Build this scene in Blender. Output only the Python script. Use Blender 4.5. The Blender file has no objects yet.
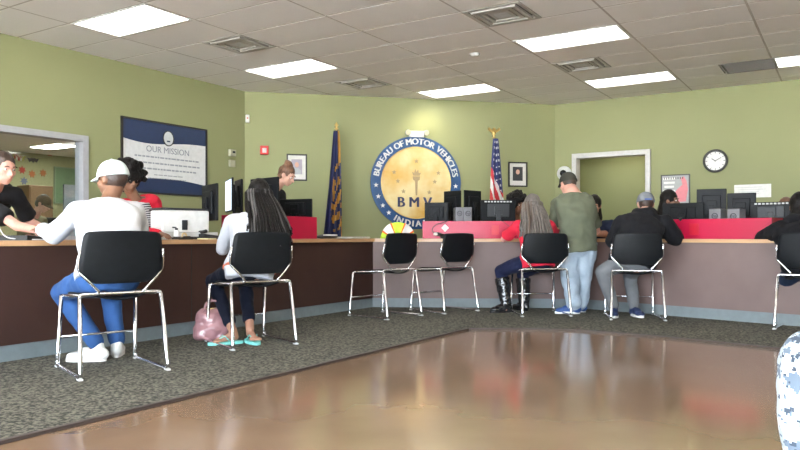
WORLD_E = 21; EXPO = 0.46; SUN_E = 150
import bpy, bmesh, math, random
from mathutils import Vector, Matrix, noise
random.seed(7)
F, CX, HZ, CH = 709.0, 400.0, 236.0, 0.82      # focal length and horizon in pixels of the 800x450 frame, lens height
CEIL = 3.0
COL = bpy.context.scene.collection
V = Vector
PI = math.pi
R = math.radians

def P(px, py, Y):
    return V(((px-CX)/F*Y, Y, CH+(HZ-py)/F*Y))
def G(px, py):                                  # point on the floor
    Y = F*CH/(py-HZ)
    return V(((px-CX)/F*Y, Y, 0))

# ------------------------------------------------------------------ materials
MATS = {}
def mat(name, c, rough=.6, metal=0, c2=None, scale=20, bump=0, bscale=80, coat=0, emit=None, estr=0, spec=.5, detail=4, contrast=None, sheen=0, trans=0, alpha=1, rot=None, stretch=None):
    if name in MATS: return MATS[name]
    m = bpy.data.materials.new(name); m.use_nodes = True
    nt = m.node_tree; b = nt.nodes['Principled BSDF']
    b.inputs['Base Color'].default_value = (*c, 1)
    b.inputs['Roughness'].default_value = rough
    b.inputs['Metallic'].default_value = metal
    b.inputs['Specular IOR Level'].default_value = spec
    b.inputs['Coat Weight'].default_value = coat
    b.inputs['Coat Roughness'].default_value = .05
    b.inputs['Sheen Weight'].default_value = sheen
    b.inputs['Transmission Weight'].default_value = trans
    if emit:
        b.inputs['Emission Color'].default_value = (*emit, 1); b.inputs['Emission Strength'].default_value = estr
    tc = nt.nodes.new('ShaderNodeTexCoord')
    mp = nt.nodes.new('ShaderNodeMapping')
    nt.links.new(tc.outputs['Object'], mp.inputs[0])
    if stretch: mp.inputs['Scale'].default_value = stretch
    if c2 is None: c2 = tuple(x*.88 for x in c)
    n = nt.nodes.new('ShaderNodeTexNoise'); n.inputs['Scale'].default_value = scale; n.inputs['Detail'].default_value = detail
    nt.links.new(mp.outputs[0], n.inputs['Vector'])
    r = nt.nodes.new('ShaderNodeValToRGB')
    lo, hi = contrast or (.3, .7)
    r.color_ramp.elements[0].position = lo; r.color_ramp.elements[1].position = hi
    r.color_ramp.elements[0].color = (*c, 1); r.color_ramp.elements[1].color = (*c2, 1)
    nt.links.new(n.outputs[0], r.inputs[0]); nt.links.new(r.outputs[0], b.inputs['Base Color'])
    if bump:
        n2 = nt.nodes.new('ShaderNodeTexNoise'); n2.inputs['Scale'].default_value = bscale
        nt.links.new(mp.outputs[0], n2.inputs['Vector'])
        bp = nt.nodes.new('ShaderNodeBump'); bp.inputs['Strength'].default_value = bump; bp.inputs['Distance'].default_value = .01
        nt.links.new(n2.outputs[0], bp.inputs['Height']); nt.links.new(bp.outputs[0], b.inputs['Normal'])
    MATS[name] = m
    return m
def emis(name, c, s):
    if name in MATS: return MATS[name]
    m = bpy.data.materials.new(name); m.use_nodes = True
    nt = m.node_tree; nt.nodes.clear()
    e = nt.nodes.new('ShaderNodeEmission'); e.inputs[0].default_value = (*c, 1); e.inputs[1].default_value = s
    o = nt.nodes.new('ShaderNodeOutputMaterial'); nt.links.new(e.outputs[0], o.inputs[0])
    MATS[name] = m; return m

M = dict(
 green=mat('green_paint', (.24,.252,.122), .75, c2=(.255,.267,.13), scale=1.2, bump=.05, bscale=200),
 white_trim=mat('white_trim_paint', (.58,.56,.54), .45),
 tile=mat('ceiling_tile', (.87,.845,.825), .95, c2=(.84,.815,.795), scale=60, bump=.2, bscale=300),
 grid=mat('ceiling_grid_metal', (.50,.45,.41), .6),
 carpet=mat('carpet_weave', (.048,.05,.045), 1, c2=(.18,.172,.14), scale=62, detail=6, contrast=(.42,.6), bump=.5, bscale=160, spec=.1),
 carpet_edge=mat('carpet_edge_strip', (.05,.035,.03), .6),
 wood=mat('oak_worktop', (.55,.33,.17), .4, c2=(.46,.26,.12), scale=6, stretch=(1,1,8), coat=.2),
 fascia=mat('brown_laminate', (.165,.110,.100), .5, c2=(.14,.09,.08), scale=3, bump=.05),
 fascia_dark=mat('dark_brown_laminate', (.050,.024,.018), .5, c2=(.04,.019,.015), scale=3, bump=.05, spec=.25),  # darker brown used on the left counter section
 cove=mat('grey_rubber_base', (.17,.205,.22), .55),
 chrome=mat('chrome_rod', (.90,.90,.92), .2, 1),
 blackplastic=mat('black_plastic', (.008,.009,.011), .45, c2=(.006,.007,.008), bump=.05, bscale=400, spec=.14),
 blackgloss=mat('black_gloss', (.008,.009,.011), .25, spec=.3),
 dgrey=mat('dark_grey_plastic', (.03,.033,.037), .45, spec=.3),
 slate=mat('slate_plastic', (.05,.058,.075), .5, spec=.3),
 grey=mat('grey_plastic', (.30,.31,.33), .5),
 lgrey=mat('light_grey_plastic', (.55,.56,.56), .5),
 white=mat('white_plastic', (.80,.80,.78), .45),
 paper=mat('white_paper', (.85,.84,.80), .8),
 red=mat('red_gloss_laminate', (.42,.006,.045), .36, c2=(.39,.005,.04), scale=3, coat=.08, spec=.3),
 redplate=mat('bright_red_plate', (.48,.004,.022), .4),  # brighter red for the small rectangles on the screens
 navy=mat('navy_print', (.012,.028,.085), .45),
 gold=mat('brass', (.80,.58,.22), .3, 1),
 frame=mat('black_frame', (.015,.014,.013), .4),
 screen=emis('lit_screen', (.75,.88,1), 1.6),
 skin_light=mat('skin_light', (.62,.36,.27), .55, c2=(.56,.31,.23), scale=15),
 skin_pink=mat('skin_pink', (.62,.33,.26), .55, c2=(.58,.29,.22), scale=15),
 skin_brown=mat('skin_brown', (.20,.095,.055), .5, c2=(.17,.08,.045), scale=15),
 skin_tan=mat('skin_tan', (.40,.21,.14), .5, c2=(.36,.18,.12), scale=15),
)
# ------------------------------------------------------------------ mesh builder
class MB:
    def __init__(s): s.bm = bmesh.new()
    def raw(s, vs, fs, M4=None, mi=0, smooth=False):
        bv = [s.bm.verts.new(M4 @ V(v) if M4 else V(v)) for v in vs]
        for f in fs:
            try:
                q = s.bm.faces.new([bv[i] for i in f]); q.material_index = mi; q.smooth = smooth
            except ValueError: pass
        return s
    def box(s, c, sz, rz=0, mi=0, M4=None, bevel=0):
        T = Matrix.Translation(c) @ Matrix.Rotation(rz, 4, 'Z')
        if M4: T = M4 @ T
        if bevel <= 0:
            hx, hy, hz = sz[0]/2, sz[1]/2, sz[2]/2
            vs = [(x*hx, y*hy, z*hz) for x in (-1,1) for y in (-1,1) for z in (-1,1)]
            fs = [(0,1,3,2),(4,6,7,5),(0,4,5,1),(2,3,7,6),(0,2,6,4),(1,5,7,3)]
            return s.raw(vs, fs, T, mi)
        b2 = bmesh.new(); bmesh.ops.create_cube(b2, size=1)
        for v in b2.verts: v.co = V((v.co.x*sz[0], v.co.y*sz[1], v.co.z*sz[2]))
        bmesh.ops.bevel(b2, geom=b2.edges[:]+b2.verts[:], offset=bevel, segments=2, profile=.5, affect='EDGES')
        b2.verts.index_update()
        s.raw([v.co.copy() for v in b2.verts], [[v.index for v in f.verts] for f in b2.faces], T, mi, False)
        b2.free(); return s
    def rings(s, rings, mi=0, smooth=True, cap=True, closed=False):
        vs = [p for r in rings for p in r]; n = len(rings[0]); fs = []
        m = len(rings)
        for i in range(m if closed else m-1):
            a, b = i*n, ((i+1) % m)*n
            for k in range(n): fs.append((a+k, a+(k+1) % n, b+(k+1) % n, b+k))
        if cap and not closed:
            fs.append(tuple(range(n-1, -1, -1))); fs.append(tuple((m-1)*n+k for k in range(n)))
        return s.raw(vs, fs, None, mi, smooth)
    def tube(s, pts, r, seg=10, mi=0, closed=False, cap=True):
        pts = [V(p) for p in pts]; n = len(pts)
        rr = r if isinstance(r, (list, tuple)) else [r]*n
        out = []; up = None
        for i, p in enumerate(pts):
            if closed: d = pts[(i+1) % n]-pts[i-1]
            else: d = pts[min(i+1, n-1)]-pts[max(i-1, 0)]
            if d.length < 1e-9: d = V((0,0,1))
            d.normalize()
            if up is None:
                up = V((0,0,1)) if abs(d.z) < .9 else V((1,0,0))
            a = d.cross(up)
            if a.length < 1e-6: a = d.orthogonal()
            a.normalize(); up = a.cross(d).normalized()
            out.append([p+(a*math.cos(2*PI*k/seg)+up*math.sin(2*PI*k/seg))*rr[i] for k in range(seg)])
        return s.rings(out, mi, True, cap, closed)
    def cyl(s, p0, p1, r0, r1=None, seg=20, mi=0):
        return s.tube([p0, p1], [r0, r0 if r1 is None else r1], seg, mi)
    def lathe(s, prof, seg=24, mi=0, M4=None):
        out = [[(M4 or Matrix()) @ V((max(r, 1e-4)*math.cos(2*PI*k/seg), max(r, 1e-4)*math.sin(2*PI*k/seg), z)) for k in range(seg)] for r, z in prof]
        return s.rings(out, mi, True, True)
    def ell(s, c, rad, axes=None, mi=0, seg=16, nr=10):
        c = V(c); ax = axes or (V((1,0,0)), V((0,1,0)), V((0,0,1))); out = []
        for i in range(nr+1):
            t = PI*(i/nr)*.996+PI*.002
            z = -math.cos(t); q = math.sin(t)
            out.append([c+ax[0]*(rad[0]*q*math.cos(2*PI*k/seg))+ax[1]*(rad[1]*q*math.sin(2*PI*k/seg))+ax[2]*(rad[2]*z) for k in range(seg)])
        return s.rings(out, mi, True, True)
    def cone(s, a, b, ra, rb, mi=0, seg=12):           # round cone between two joints
        a, b = V(a), V(b); s.ell(a, (ra,)*3, mi=mi, seg=seg, nr=8); s.ell(b, (rb,)*3, mi=mi, seg=seg, nr=8)
        return s.tube([a, b], [ra*.995, rb*.995], seg, mi)
    def prism(s, pts, y0, y1, mi=0, M4=None):          # outline in x,z extruded along y
        n = len(pts)
        vs = [(x, y0, z) for x, z in pts]+[(x, y1, z) for x, z in pts]
        fs = [tuple(range(n)), tuple(range(2*n-1, n-1, -1))]+[(k, n+k, n+(k+1) % n, (k+1) % n) for k in range(n)]
        return s.raw(vs, fs, M4, mi)
    def mesh(s, me, M4, mi=0):
        return s.raw([v.co.copy() for v in me.vertices], [tuple(p.vertices) for p in me.polygons], M4, mi)
    def build(s, name, mats, parent=None, loc=None, rz=None, normals=True):
        if normals: bmesh.ops.recalc_face_normals(s.bm, faces=s.bm.faces[:])
        me = bpy.data.meshes.new(name); s.bm.to_mesh(me); s.bm.free()
        if not isinstance(mats, (list, tuple)): mats = [mats]
        for m in mats: me.materials.append(m)
        o = bpy.data.objects.new(name, me); COL.objects.link(o)
        if parent: o.parent = parent
        if loc is not None: o.location = loc
        if rz is not None: o.rotation_euler = (0,0,rz)
        return o
def tag(o, label=None, cat=None, group=None, kind=None):
    if label: o['label'] = label
    if cat: o['category'] = cat
    if group: o['group'] = group
    if kind: o['kind'] = kind
    return o
def thing(name, label, cat, loc=(0,0,0), rz=0, group=None):
    o = bpy.data.objects.new(name, None); COL.objects.link(o); o.empty_display_size = .1
    o.location = loc; o.rotation_euler = (0,0,rz)
    return tag(o, label, cat, group)
def struct(name, mb, mats, **k):
    return tag(mb.build(name, mats, **k), kind='structure')
def dup(root, loc, rz, label, group=None, scale=None):
    r = root.copy(); COL.objects.link(r); r.location = loc; r.rotation_euler = (0,0,rz); r['label'] = label
    if group: r['group'] = group
    for ch in list(root.children):
        c = ch.copy(); COL.objects.link(c); c.parent = r
        for g in ch.children:
            d = g.copy(); COL.objects.link(d); d.parent = c
    return r
def text_mesh(body, size, ext=.002, bold=0, align='CENTER'):
    cu = bpy.data.curves.new('t', 'FONT'); cu.body = body; cu.size = size; cu.extrude = ext; cu.offset = bold
    cu.align_x = align; cu.align_y = 'CENTER'; cu.resolution_u = 3
    o = bpy.data.objects.new('t', cu); COL.objects.link(o)
    bpy.context.view_layer.update()
    me = bpy.data.meshes.new_from_object(o.evaluated_get(bpy.context.evaluated_depsgraph_get()))
    bpy.data.objects.remove(o); return me
UP = Matrix.Rotation(PI/2, 4, 'X')              # stands flat text up, reading from -y
def round_path(pts, r, n=5):
    pts = [V(p) for p in pts]; out = [pts[0]]
    for i in range(1, len(pts)-1):
        a, b, c = pts[i-1], pts[i], pts[i+1]
        d = min(r, (a-b).length*.45, (c-b).length*.45)
        p, q = b+(a-b).normalized()*d, b+(c-b).normalized()*d
        for k in range(n+1):
            t = k/n; out.append(p*(1-t)**2+b*2*t*(1-t)+q*t*t)
    out.append(pts[-1]); return out

# ------------------------------------------------------------------ room frame
TH = R(32.5)
UA = V((math.sin(TH), math.cos(TH), 0)); UB = V((math.cos(TH), -math.sin(TH), 0))
def ab(a, b, z=0): return UA*a+UB*b+V((0,0,z))
AW, BW = 11.32, -7.72                            # back wall and left wall
C1 = ab(7.76, BW); C2 = ab(AW, -4.16)
RZL, RZC, RZR = PI/2-TH, R(12.5), -TH
def hit(wall, px, py):                           # pixel ray on a wall: local (x, z) and depth
    O, rz = {'L': (C1, RZL), 'C': (C1, RZC), 'R': (C2, RZR)}[wall]
    e = V((math.cos(rz), math.sin(rz), 0)); n = V((-e.y, e.x, 0)); d = V(((px-CX)/F, 1, 0))
    Y = O.dot(n)/d.dot(n); q = d*Y
    return (q-O).dot(e), CH+(HZ-py)/F*Y, q
def on_wall(wall, px, py, off=0.0):
    x, z, q = hit(wall, px, py); O, rz = {'L': (C1, RZL), 'C': (C1, RZC), 'R': (C2, RZR)}[wall]
    n = V((math.sin(rz), -math.cos(rz), 0))
    return V((q.x, q.y, z))+n*off, rz

# floor
def floor_mat():
    m = mat('polished_concrete', (.28,.185,.12), .22, c2=(.215,.14,.09), scale=1.6, detail=8, coat=.35, spec=.5)
    nt = m.node_tree; b = nt.nodes['Principled BSDF']
    base = b.inputs['Base Color'].links[0].from_socket
    n = nt.nodes.new('ShaderNodeTexNoise'); n.inputs['Scale'].default_value = 3.5; n.inputs['Detail'].default_value = 6
    r = nt.nodes.new('ShaderNodeMapRange'); r.inputs[3].default_value = .08; r.inputs[4].default_value = .20
    nt.links.new(n.outputs[0], r.inputs[0]); nt.links.new(r.outputs[0], b.inputs['Roughness'])
    b.inputs['Coat Roughness'].default_value = .12
    return m
fb = MB(); fb.raw([ab(-4.1,BW-.1), ab(-4.1,6.1), ab(AW+.1,6.1), ab(AW+.1,BW-.1)], [(0,1,2,3)])
fb.raw([ab(-4.1,BW-.1,-.1), ab(-4.1,6.1,-.1), ab(AW+.1,6.1,-.1), ab(AW+.1,BW-.1,-.1)], [(3,2,1,0)])
struct('floor', fb, floor_mat(), normals=False)
jm = mat('floor_joint_filler', (.10,.06,.04), .6)
j = MB()
for a in (2.38,): j.box(ab(a, -.2, .0006), (.006, 5.0, .0012), rz=-TH)
j.box(ab(3.8,.8,.0006), (.006, 3.0, .0012), rz=-TH)
struct('trim_1', j, jm)

# carpet: band in front of the counters
K0, K1, K2 = ab(-3.9,-4.58), V((-.307,8.07,0)), V((2.0,7.95,0))
KD = V((.70,-.714,0)).normalized(); K3 = K2+KD*6.0
cedge = [ab(-3.9,-2.825), ab(5.54,-2.825), G(520,330), G(574,331), G(640,335.8), G(700,341.6), G(778,349.6)]
dd = (cedge[-1]-cedge[-2]).normalized(); cedge.append(cedge[-1]+dd*3.4)
def polyplate(pts, z0, z1, mb=None, mi=0):
    mb = mb or MB(); n = len(pts)
    vs = [(p.x, p.y, z0) for p in pts]+[(p.x, p.y, z1) for p in pts]
    fs = [tuple(range(n-1,-1,-1)), tuple(range(n, 2*n))]+[(k, (k+1) % n, n+(k+1) % n, n+k) for k in range(n)]
    return mb.raw(vs, fs, None, mi)
wall_side = [ab(-3.9,BW), C1, C2, C2+UB*9.9, ]
cp = MB(); polyplate(cedge+[K3+V((.4,-.1,0)), K3+V((.4,.5,0)), K2+V((.2,.4,0)), K1+V((-.2,.4,0)), ab(-3.9,-4.9)], .0005, .009, cp)
struct('floor_carpet', cp, M['carpet'])['label'] = 'speckled dark grey green carpet along the counters'
e = MB(); pts = [p+V((0,0,.009)) for p in cedge]
for i in range(len(pts)-1):
    d = (pts[i+1]-pts[i]); e.box((pts[i]+pts[i+1])/2, (d.length+.01, .028, .014), rz=math.atan2(d.y, d.x))
struct('trim_2', e, M['carpet_edge'])

# ------------------------------------------------------------------ walls
TW = .12
def wallbox(mb, x0, x1, z0, z1): mb.box(((x0+x1)/2, TW/2, (z0+z1)/2), (x1-x0, TW, z1-z0))
WT = CEIL+.1
LW = 11.76
wx0, wx1, wz0, wz1 = -5.3, -2.66, .80, 1.965
w = MB(); wallbox(w, -LW, wx0, 0, WT); wallbox(w, wx1, .0, 0, WT); wallbox(w, wx0, wx1, 0, wz0); wallbox(w, wx0, wx1, wz1, WT)
struct('wall_left', w, M['green'], loc=C1, rz=RZL)
w = MB(); wallbox(w, 0, 5.04, 0, WT); struct('wall_center', w, M['green'], loc=C1, rz=RZC)
dx0, dx1, dz1 = .36, 1.49, 2.10
w = MB(); wallbox(w, 0, dx0, 0, WT); wallbox(w, dx1, 10.2, 0, WT); wallbox(w, dx0, dx1, dz1, WT)
struct('wall_back', w, M['green'], loc=C2, rz=RZR)
w = MB(); w.box(ab(3.6, 6.06, WT/2), (15.6, TW, WT), rz=RZL); struct('wall_right', w, M['green'])
# street side wall with shop windows (behind the camera)
w = MB()
FR = ab(-4.06, 0)
def fw(b0, b1, z0, z1, mb, t=TW): mb.box(ab(-4.06, (b0+b1)/2, (z0+z1)/2), (b1-b0, t, z1-z0), rz=-TH)
fw(-7.9, 6.2, 0, .25, w); fw(-7.9, 6.2, 2.75, WT, w); fw(-7.9, -7.0, .25, 2.75, w); fw(5.6, 6.2, .25, 2.75, w)
struct('wall_front', w, M['green'])
w = MB()
for k in range(8): fw(-7.0+k*1.8-.03, -7.0+k*1.8+.03, .25, 2.75, w, .08)
fw(-7.0, 5.6, .25, .31, w, .08); fw(-7.0, 5.6, 2.05, 2.11, w, .08); fw(-7.0, 5.6, 2.69, 2.75, w, .08)
struct('window_2', w, M['grey'])
g = MB(); g.box(ab(-24, 0, -.15), (60, 39, .1), rz=-TH)
struct('ground', g, mat('pale_paving', (.62,.60,.57), .9))

# window in the left wall
w = MB(); t = .055
def ring(mb, x0, x1, z0, z1, t, y0, y1, mi=0):
    for a, b, c, d in ((x0, x1, z1-t, z1), (x0, x1, z0, z0+t), (x0, x0+t, z0+t, z1-t), (x1-t, x1, z0+t, z1-t)):
        mb.box(((a+b)/2, (y0+y1)/2, (c+d)/2), (b-a, y1-y0, d-c), mi=mi)
ring(w, wx0-.05, wx1+.05, wz0-.05, wz1+.05, .07, -.025, TW+.02)
wf = struct('window_1', w, mat('pale_grey_metal', (.40,.40,.42), .4), loc=C1, rz=RZL)
gm = bpy.data.materials.new('window_glass'); gm.use_nodes = True
nt = gm.node_tree; nt.nodes.clear()
tr = nt.nodes.new('ShaderNodeBsdfTransparent'); tr.inputs[0].default_value = (.93,.96,.95,1)
gl = nt.nodes.new('ShaderNodeBsdfGlossy'); gl.inputs['Roughness'].default_value = .02
mx = nt.nodes.new('ShaderNodeMixShader'); mx.inputs[0].default_value = .07
o_ = nt.nodes.new('ShaderNodeOutputMaterial')
nt.links.new(tr.outputs[0], mx.inputs[1]); nt.links.new(gl.outputs[0], mx.inputs[2]); nt.links.new(mx.outputs[0], o_.inputs[0])
w = MB(); w.box(((wx0+wx1)/2, .06, (wz0+wz1)/2), (wx1-wx0-.03, .006, wz1-wz0-.03))
w.build('pane', gm, wf)

# door opening with frame, passage and open door
w = MB()
for a, b, c, d in ((dx0-.055, dx0+.02, 0, dz1+.06), (dx1-.02, dx1+.055, 0, dz1+.06), (dx0+.02, dx1-.02, dz1-.02, dz1+.06)):
    w.box(((a+b)/2, .045, (c+d)/2), (b-a, .20, d-c), bevel=.004)
df = struct('door_1', w, M['white_trim'], loc=C2, rz=RZR)
d = MB(); d.box((dx1-.045, .14+.42, 1.03), (.045, .84, 2.04), bevel=.003)
dl = d.build('door_leaf', mat('beige_door_paint', (.62,.52,.42), .5), df)
d = MB(); d.cyl((dx1-.07,.14+.78,1.0), (dx1-.12,.14+.78,1.0), .012); d.cyl((dx1-.12,.14+.80,1.0), (dx1-.12,.14+.70,1.0), .01)
d.build('door_handle', M['chrome'], dl)
w = MB()
for c_, s_ in (((.92,1.85,1.5), (2.6,.1,3.1)), ((-.35,.98,1.5), (.1,1.7,3.1)), ((2.2,.98,1.5), (.1,1.7,3.1)), ((.92,.98,2.65), (2.6,1.7,.1)), ((.92,.98,-.05), (2.6,1.8,.1))):
    w.box(c_, s_)
struct('wall_passage', w, M['green'], loc=C2, rz=RZR)

# room seen through the left window
FZ = 3.0
w = MB()
def bxab(mb, a0, a1, b0, b1, z0, z1, mi=0): mb.box(ab((a0+a1)/2, (b0+b1)/2, (z0+z1)/2), (b1-b0, a1-a0, z1-z0), rz=-TH, mi=mi)
bxab(w, -1, 17, -18.4, -18.2, 0, FZ); bxab(w, -1.2, -1, -18.3, -7.86, 0, FZ); bxab(w, 17, 17.2, -18.3, -7.86, 0, FZ)
bxab(w, 7.9, 17, -7.86, -7.8, 0, FZ)
fwall = struct('wall_far', w, mat('far_room_paint', (.46,.47,.27), .8))
w = MB(); bxab(w, -1.2, 17.2, -18.4, -7.86, -.1, 0); struct('floor_far', w, mat('far_room_floor', (.25,.20,.15), .5))
w = MB(); bxab(w, -1.2, 17.2, -18.4, -7.86, FZ, FZ+.1); struct('ceiling_far', w, M['tile'])

# ------------------------------------------------------------------ ceiling
A0, B0 = 7.36, -2.022
GA, GB = .6096, 1.19

def cell_b(n): return B0+GB*n                   # n: cell left edge index
LIGHTS = [(4.31,-4,'ceiling light nearest the left edge, above the interior window'), (6.75,-4,'ceiling light in front of the wall corner, left of the state flag'),
          (9.19,-3,'ceiling light nearest the round seal'), (7.36,-1,'largest ceiling light in the middle right of the ceiling'),
          (9.80,-1,'ceiling light in front of the open doorway'), (9.80,1,'ceiling light cut off by the right edge, beside the dark return grille')]
HID = [(4.92,-1), (2.48,-1), (.04,-1), (-2.4,-1), (1.87,-4), (-.57,-4), (4.92,2), (2.48,2), (.04,2), (-2.4,2), (7.36,4), (2.48,4), (4.92,4), (-2.4,4), (9.8,4), (-2.9,-4), ]
def cc(a, n): return (a+GA/2, B0+GB*(n+.5))
holes = set()
def key(a, b): return (round((a-A0)/GA), math.floor((b-B0)/GB+1e-3))
for a, n, _ in LIGHTS: holes.add(key(a+.01, B0+GB*n+.01))
for a, n in HID: holes.add(key(a+.01, B0+GB*n+.01))
HALF = {}
VENTS = [(5.53,'L',B0-3.5*GB), (7.97,'L',B0-3.5*GB), (6.14,'L',B0-GB), (8.58,'L',B0-GB)]
tiles = MB(); bars = MB()
ia0, ia1 = round((-4.0-A0)/GA)-1, round((AW-A0)/GA)+1
ib0, ib1 = -5, 7
half = {}
for a, _, b in VENTS: half[key(a+.01, b+.01)] = b
half[key(9.81, -1.41+.01)] = -1.41
for i in range(ia0, ia1+1):
    for k in range(ib0, ib1):
        a, b = A0+GA*i, B0+GB*k
        if a-b > AW+4.16+1.4: continue
        if (i, k) in holes: continue
        if (i, k) in half:
            hb = half[(i, k)]
            lo = abs(hb-b) < .1
            bb = b+GB/2 if lo else b
            tiles.box(ab(a+GA/2, bb+GB/4, CEIL+.012), (GB/2-.02, GA-.02, .02), rz=-TH, bevel=.003)
        else:
            tiles.box(ab(a+GA/2, b+GB/2, CEIL+.012), (GB-.02, GA-.02, .02), rz=-TH, bevel=.003)
for i in range(ia0, ia1+2): bars.box(ab(A0+GA*i, (BW+6)/2, CEIL+.012), (14, .024, .016), rz=-TH)
for k in range(ib0, ib1+1): bars.box(ab(3.6, B0+GB*k, CEIL+.012), (.026, 15.6, .018), rz=-TH)
struct('ceiling', tiles, M['tile']); struct('trim_3', bars, M['grid'])
c = MB(); bxab(c, -4.2, 12.6, -8.0, 6.2, CEIL+.07, CEIL+.2); struct('ceiling_deck', c, M['tile'])

LE = emis('fluorescent_diffuser', (1,.965,.90), 6.0)
def ceiling_light(a, n, label):
    ca, cb = cc(a, n)
    t = thing('ceiling_light', label, 'ceiling light', ab(ca, cb, CEIL-.002), -TH, 'recessed ceiling lights')
    f = MB(); ring(f, -GB/2+.012, GB/2-.012, -GA/2+.012, GA/2-.012, .025, 0, .05)
    for v in f.bm.verts: v.co = V((v.co.x, v.co.z, v.co.y))
    f.build('light_frame', M['white'], t)
    f = MB(); f.box((0,0,.022), (GB-.07, GA-.07, .012)); f.build('diffuser', LE, t)
    return t
for a, n, lb in LIGHTS: ceiling_light(a, n, 'white glowing '+lb)
for a, n in HID: ceiling_light(a, n, 'white glowing ceiling light behind the photographed area')
dv = mat('vent_metal', (.45,.43,.40), .45)
vg = mat('vent_shadow_metal', (.08,.075,.07), .6)  # dark grey for the vent backings and return grille frame
VL = ['square ceiling diffuser nearest the left wall', 'square ceiling diffuser just above the left end of the state flag wall', 'square ceiling diffuser at the top middle, largest in view', 'square ceiling diffuser between the two lights on the right']
for (a, _, b), lb in zip(VENTS, VL):
    t = thing('ceiling_vent', 'grey metal '+lb, 'vent', ab(a+GA/2, b+GA/2, CEIL-.002), -TH, 'square ceiling diffusers')
    f = MB()
    for q, (s, z) in enumerate(((.585,0), (.46,-.012), (.34,-.006), (.22,.0))):
        ring(f, -s/2, s/2, -s/2, s/2, .035, z-.0, z+.012+.01*(q > 0))
    for v in f.bm.verts: v.co = V((v.co.x, v.co.z, v.co.y))
    f.build('louvre_rings', dv, t)
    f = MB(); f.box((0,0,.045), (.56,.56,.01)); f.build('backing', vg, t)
    f = MB(); f.box((0,0,.005), (.15,.15,.012), bevel=.004); f.build('centre_plate', M['lgrey'], t)
t = thing('return_grille', 'dark grey return air grille beside the light at the right edge', 'vent', ab(9.80+GA/2, -1.41+GA/2, CEIL-.002), -TH)
f = MB(); ring(f, -.30, .30, -.30, .30, .02, 0, .02)
for v in f.bm.verts: v.co = V((v.co.x, v.co.z, v.co.y))
f.build('grille_frame', vg, t)
f = MB()
for k in range(22): f.box((0, -.27+k*.0257, .008), (.56,.006,.016))
f.box((0,0,.04), (.56,.56,.008)); f.build('slats', mat('grille_slats', (.16,.15,.14), .6), t)
q = P(475,54,8.49)
t = thing('smoke_detector', 'small round white smoke detector on the ceiling near the middle', 'smoke detector', (q.x,q.y,CEIL+.002))
f = MB(); f.lathe([(.055,0), (.055,-.012), (.04,-.03), (.0,-.034)]); f.build('detector_cover', M['white'], t)
f = MB(); f.lathe([(.065,.004), (.065,-.004)]); f.build('base_ring', M['lgrey'], t)
# unseen lamp added to light the passage, then far room lamps
PE = emis('warm_diffuser', (1,.94,.84), 5)
t = thing('passage_light', 'ceiling lamp inside the passage behind the doorway', 'ceiling light', C2+UB*.92+UA*1.1+V((0,0,2.6)), RZR)
f = MB(); f.box((0,0,-.012), (.9,.3,.02)); f.build('diffuser', emis('passage_diffuser', (1,.94,.72), 12), t)
f = MB(); ring(f, -.47,.47,-.17,.17,.02,-.025,0)
for v in f.bm.verts: v.co = V((v.co.x, v.co.z, v.co.y))
f.build('light_frame', M['white'], t)
flm = emis('far_diffuser', (1,.95,.86), 34)
for k, (px, b, lb) in enumerate(((54,-16.2,'glowing ceiling light of the far room seen through the window'), (160,-12.5,'far room ceiling light hidden by the wall'), (-120,-12.5,'far room ceiling light left of the view'), (30,-10.5,'far room ceiling light near the window top'))):
    d = V(((px-CX)/F, 1, 0)); q = d*(b/d.dot(UB))
    t = thing('far_ceiling_light', lb, 'ceiling light', (q.x,q.y,FZ-.02), -TH, 'ceiling lights beyond the window')
    f = MB(); f.box((0,0,0), (1.15,.55,.02)); f.build('diffuser', flm, t)
    f = MB(); ring(f, -.60,.60,-.30,.30,.025,-.012,.018)
    for v in f.bm.verts: v.co = V((v.co.x, v.co.z, v.co.y))
    f.build('light_frame', M['white'], t)
# ------------------------------------------------------------------ counters
def lint(p, d, q, e):                            # line intersection in plan
    c = d.x*e.y-d.y*e.x; t = ((q.x-p.x)*e.y-(q.y-p.y)*e.x)/c
    return V((p.x+d.x*t, p.y+d.y*t, 0))
def offset_line(off):                            # polyline parallel to the counter front, off > 0 = staff side
    segs = [(K0, K1), (K1, K2), (K2, K3)]; L = []
    for a, b in segs:
        d = (b-a).normalized(); n = V((-d.y, d.x, 0)); L.append((a+n*off, d, b+n*off))
    return [L[0][0], lint(L[0][0], L[0][1], L[1][0], L[1][1]), lint(L[1][0], L[1][1], L[2][0], L[2][1]), L[2][2]]
CT0, CT1 = .755, .79
f0, f1, fbk = offset_line(0), offset_line(.012), offset_line(.62)
names = ['long dark brown service counter along the left side', 'reddish brown middle section of the service counter', 'pale mauve lit section of the service counter on the right']
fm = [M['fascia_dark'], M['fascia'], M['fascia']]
for i in range(3):
    t = thing('service_counter', names[i]+', grey base strip', 'counter', ((f0[i]+f0[i+1])/2), 0, 'sections of the service counter')
    off = -(f0[i]+f0[i+1])/2
    b = MB(); polyplate([f0[i]+off, f0[i+1]+off, fbk[i+1]+off, fbk[i]+off], .115, CT0, b); b.build('counter_body', fm[i], t)
    fr, fb2 = f1, fbk
    b = MB(); polyplate([f1[i]+off, f1[i+1]+off, fbk[i+1]+off, fbk[i]+off], .0095, .115, b); b.build('base_strip', M['cove'], t)
    d = (f0[i+1]-f0[i]); n = max(1, round(d.length/2.4)); dn = d.normalized(); nn = V((-dn.y, dn.x, 0))
    b = MB()
    for k in range(1, n): 
        p = f0[i]+d*(k/n)+off-nn*.0015; b.box((p.x, p.y, .43), (.006,.004,.63), rz=math.atan2(dn.y, dn.x))
    if n > 1: b.build('panel_joint', M['frame'], t)
w0, w1 = offset_line(-.035), offset_line(.82)
b = MB(); polyplate(w0+w1[::-1], CT0, CT1, b)
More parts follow.
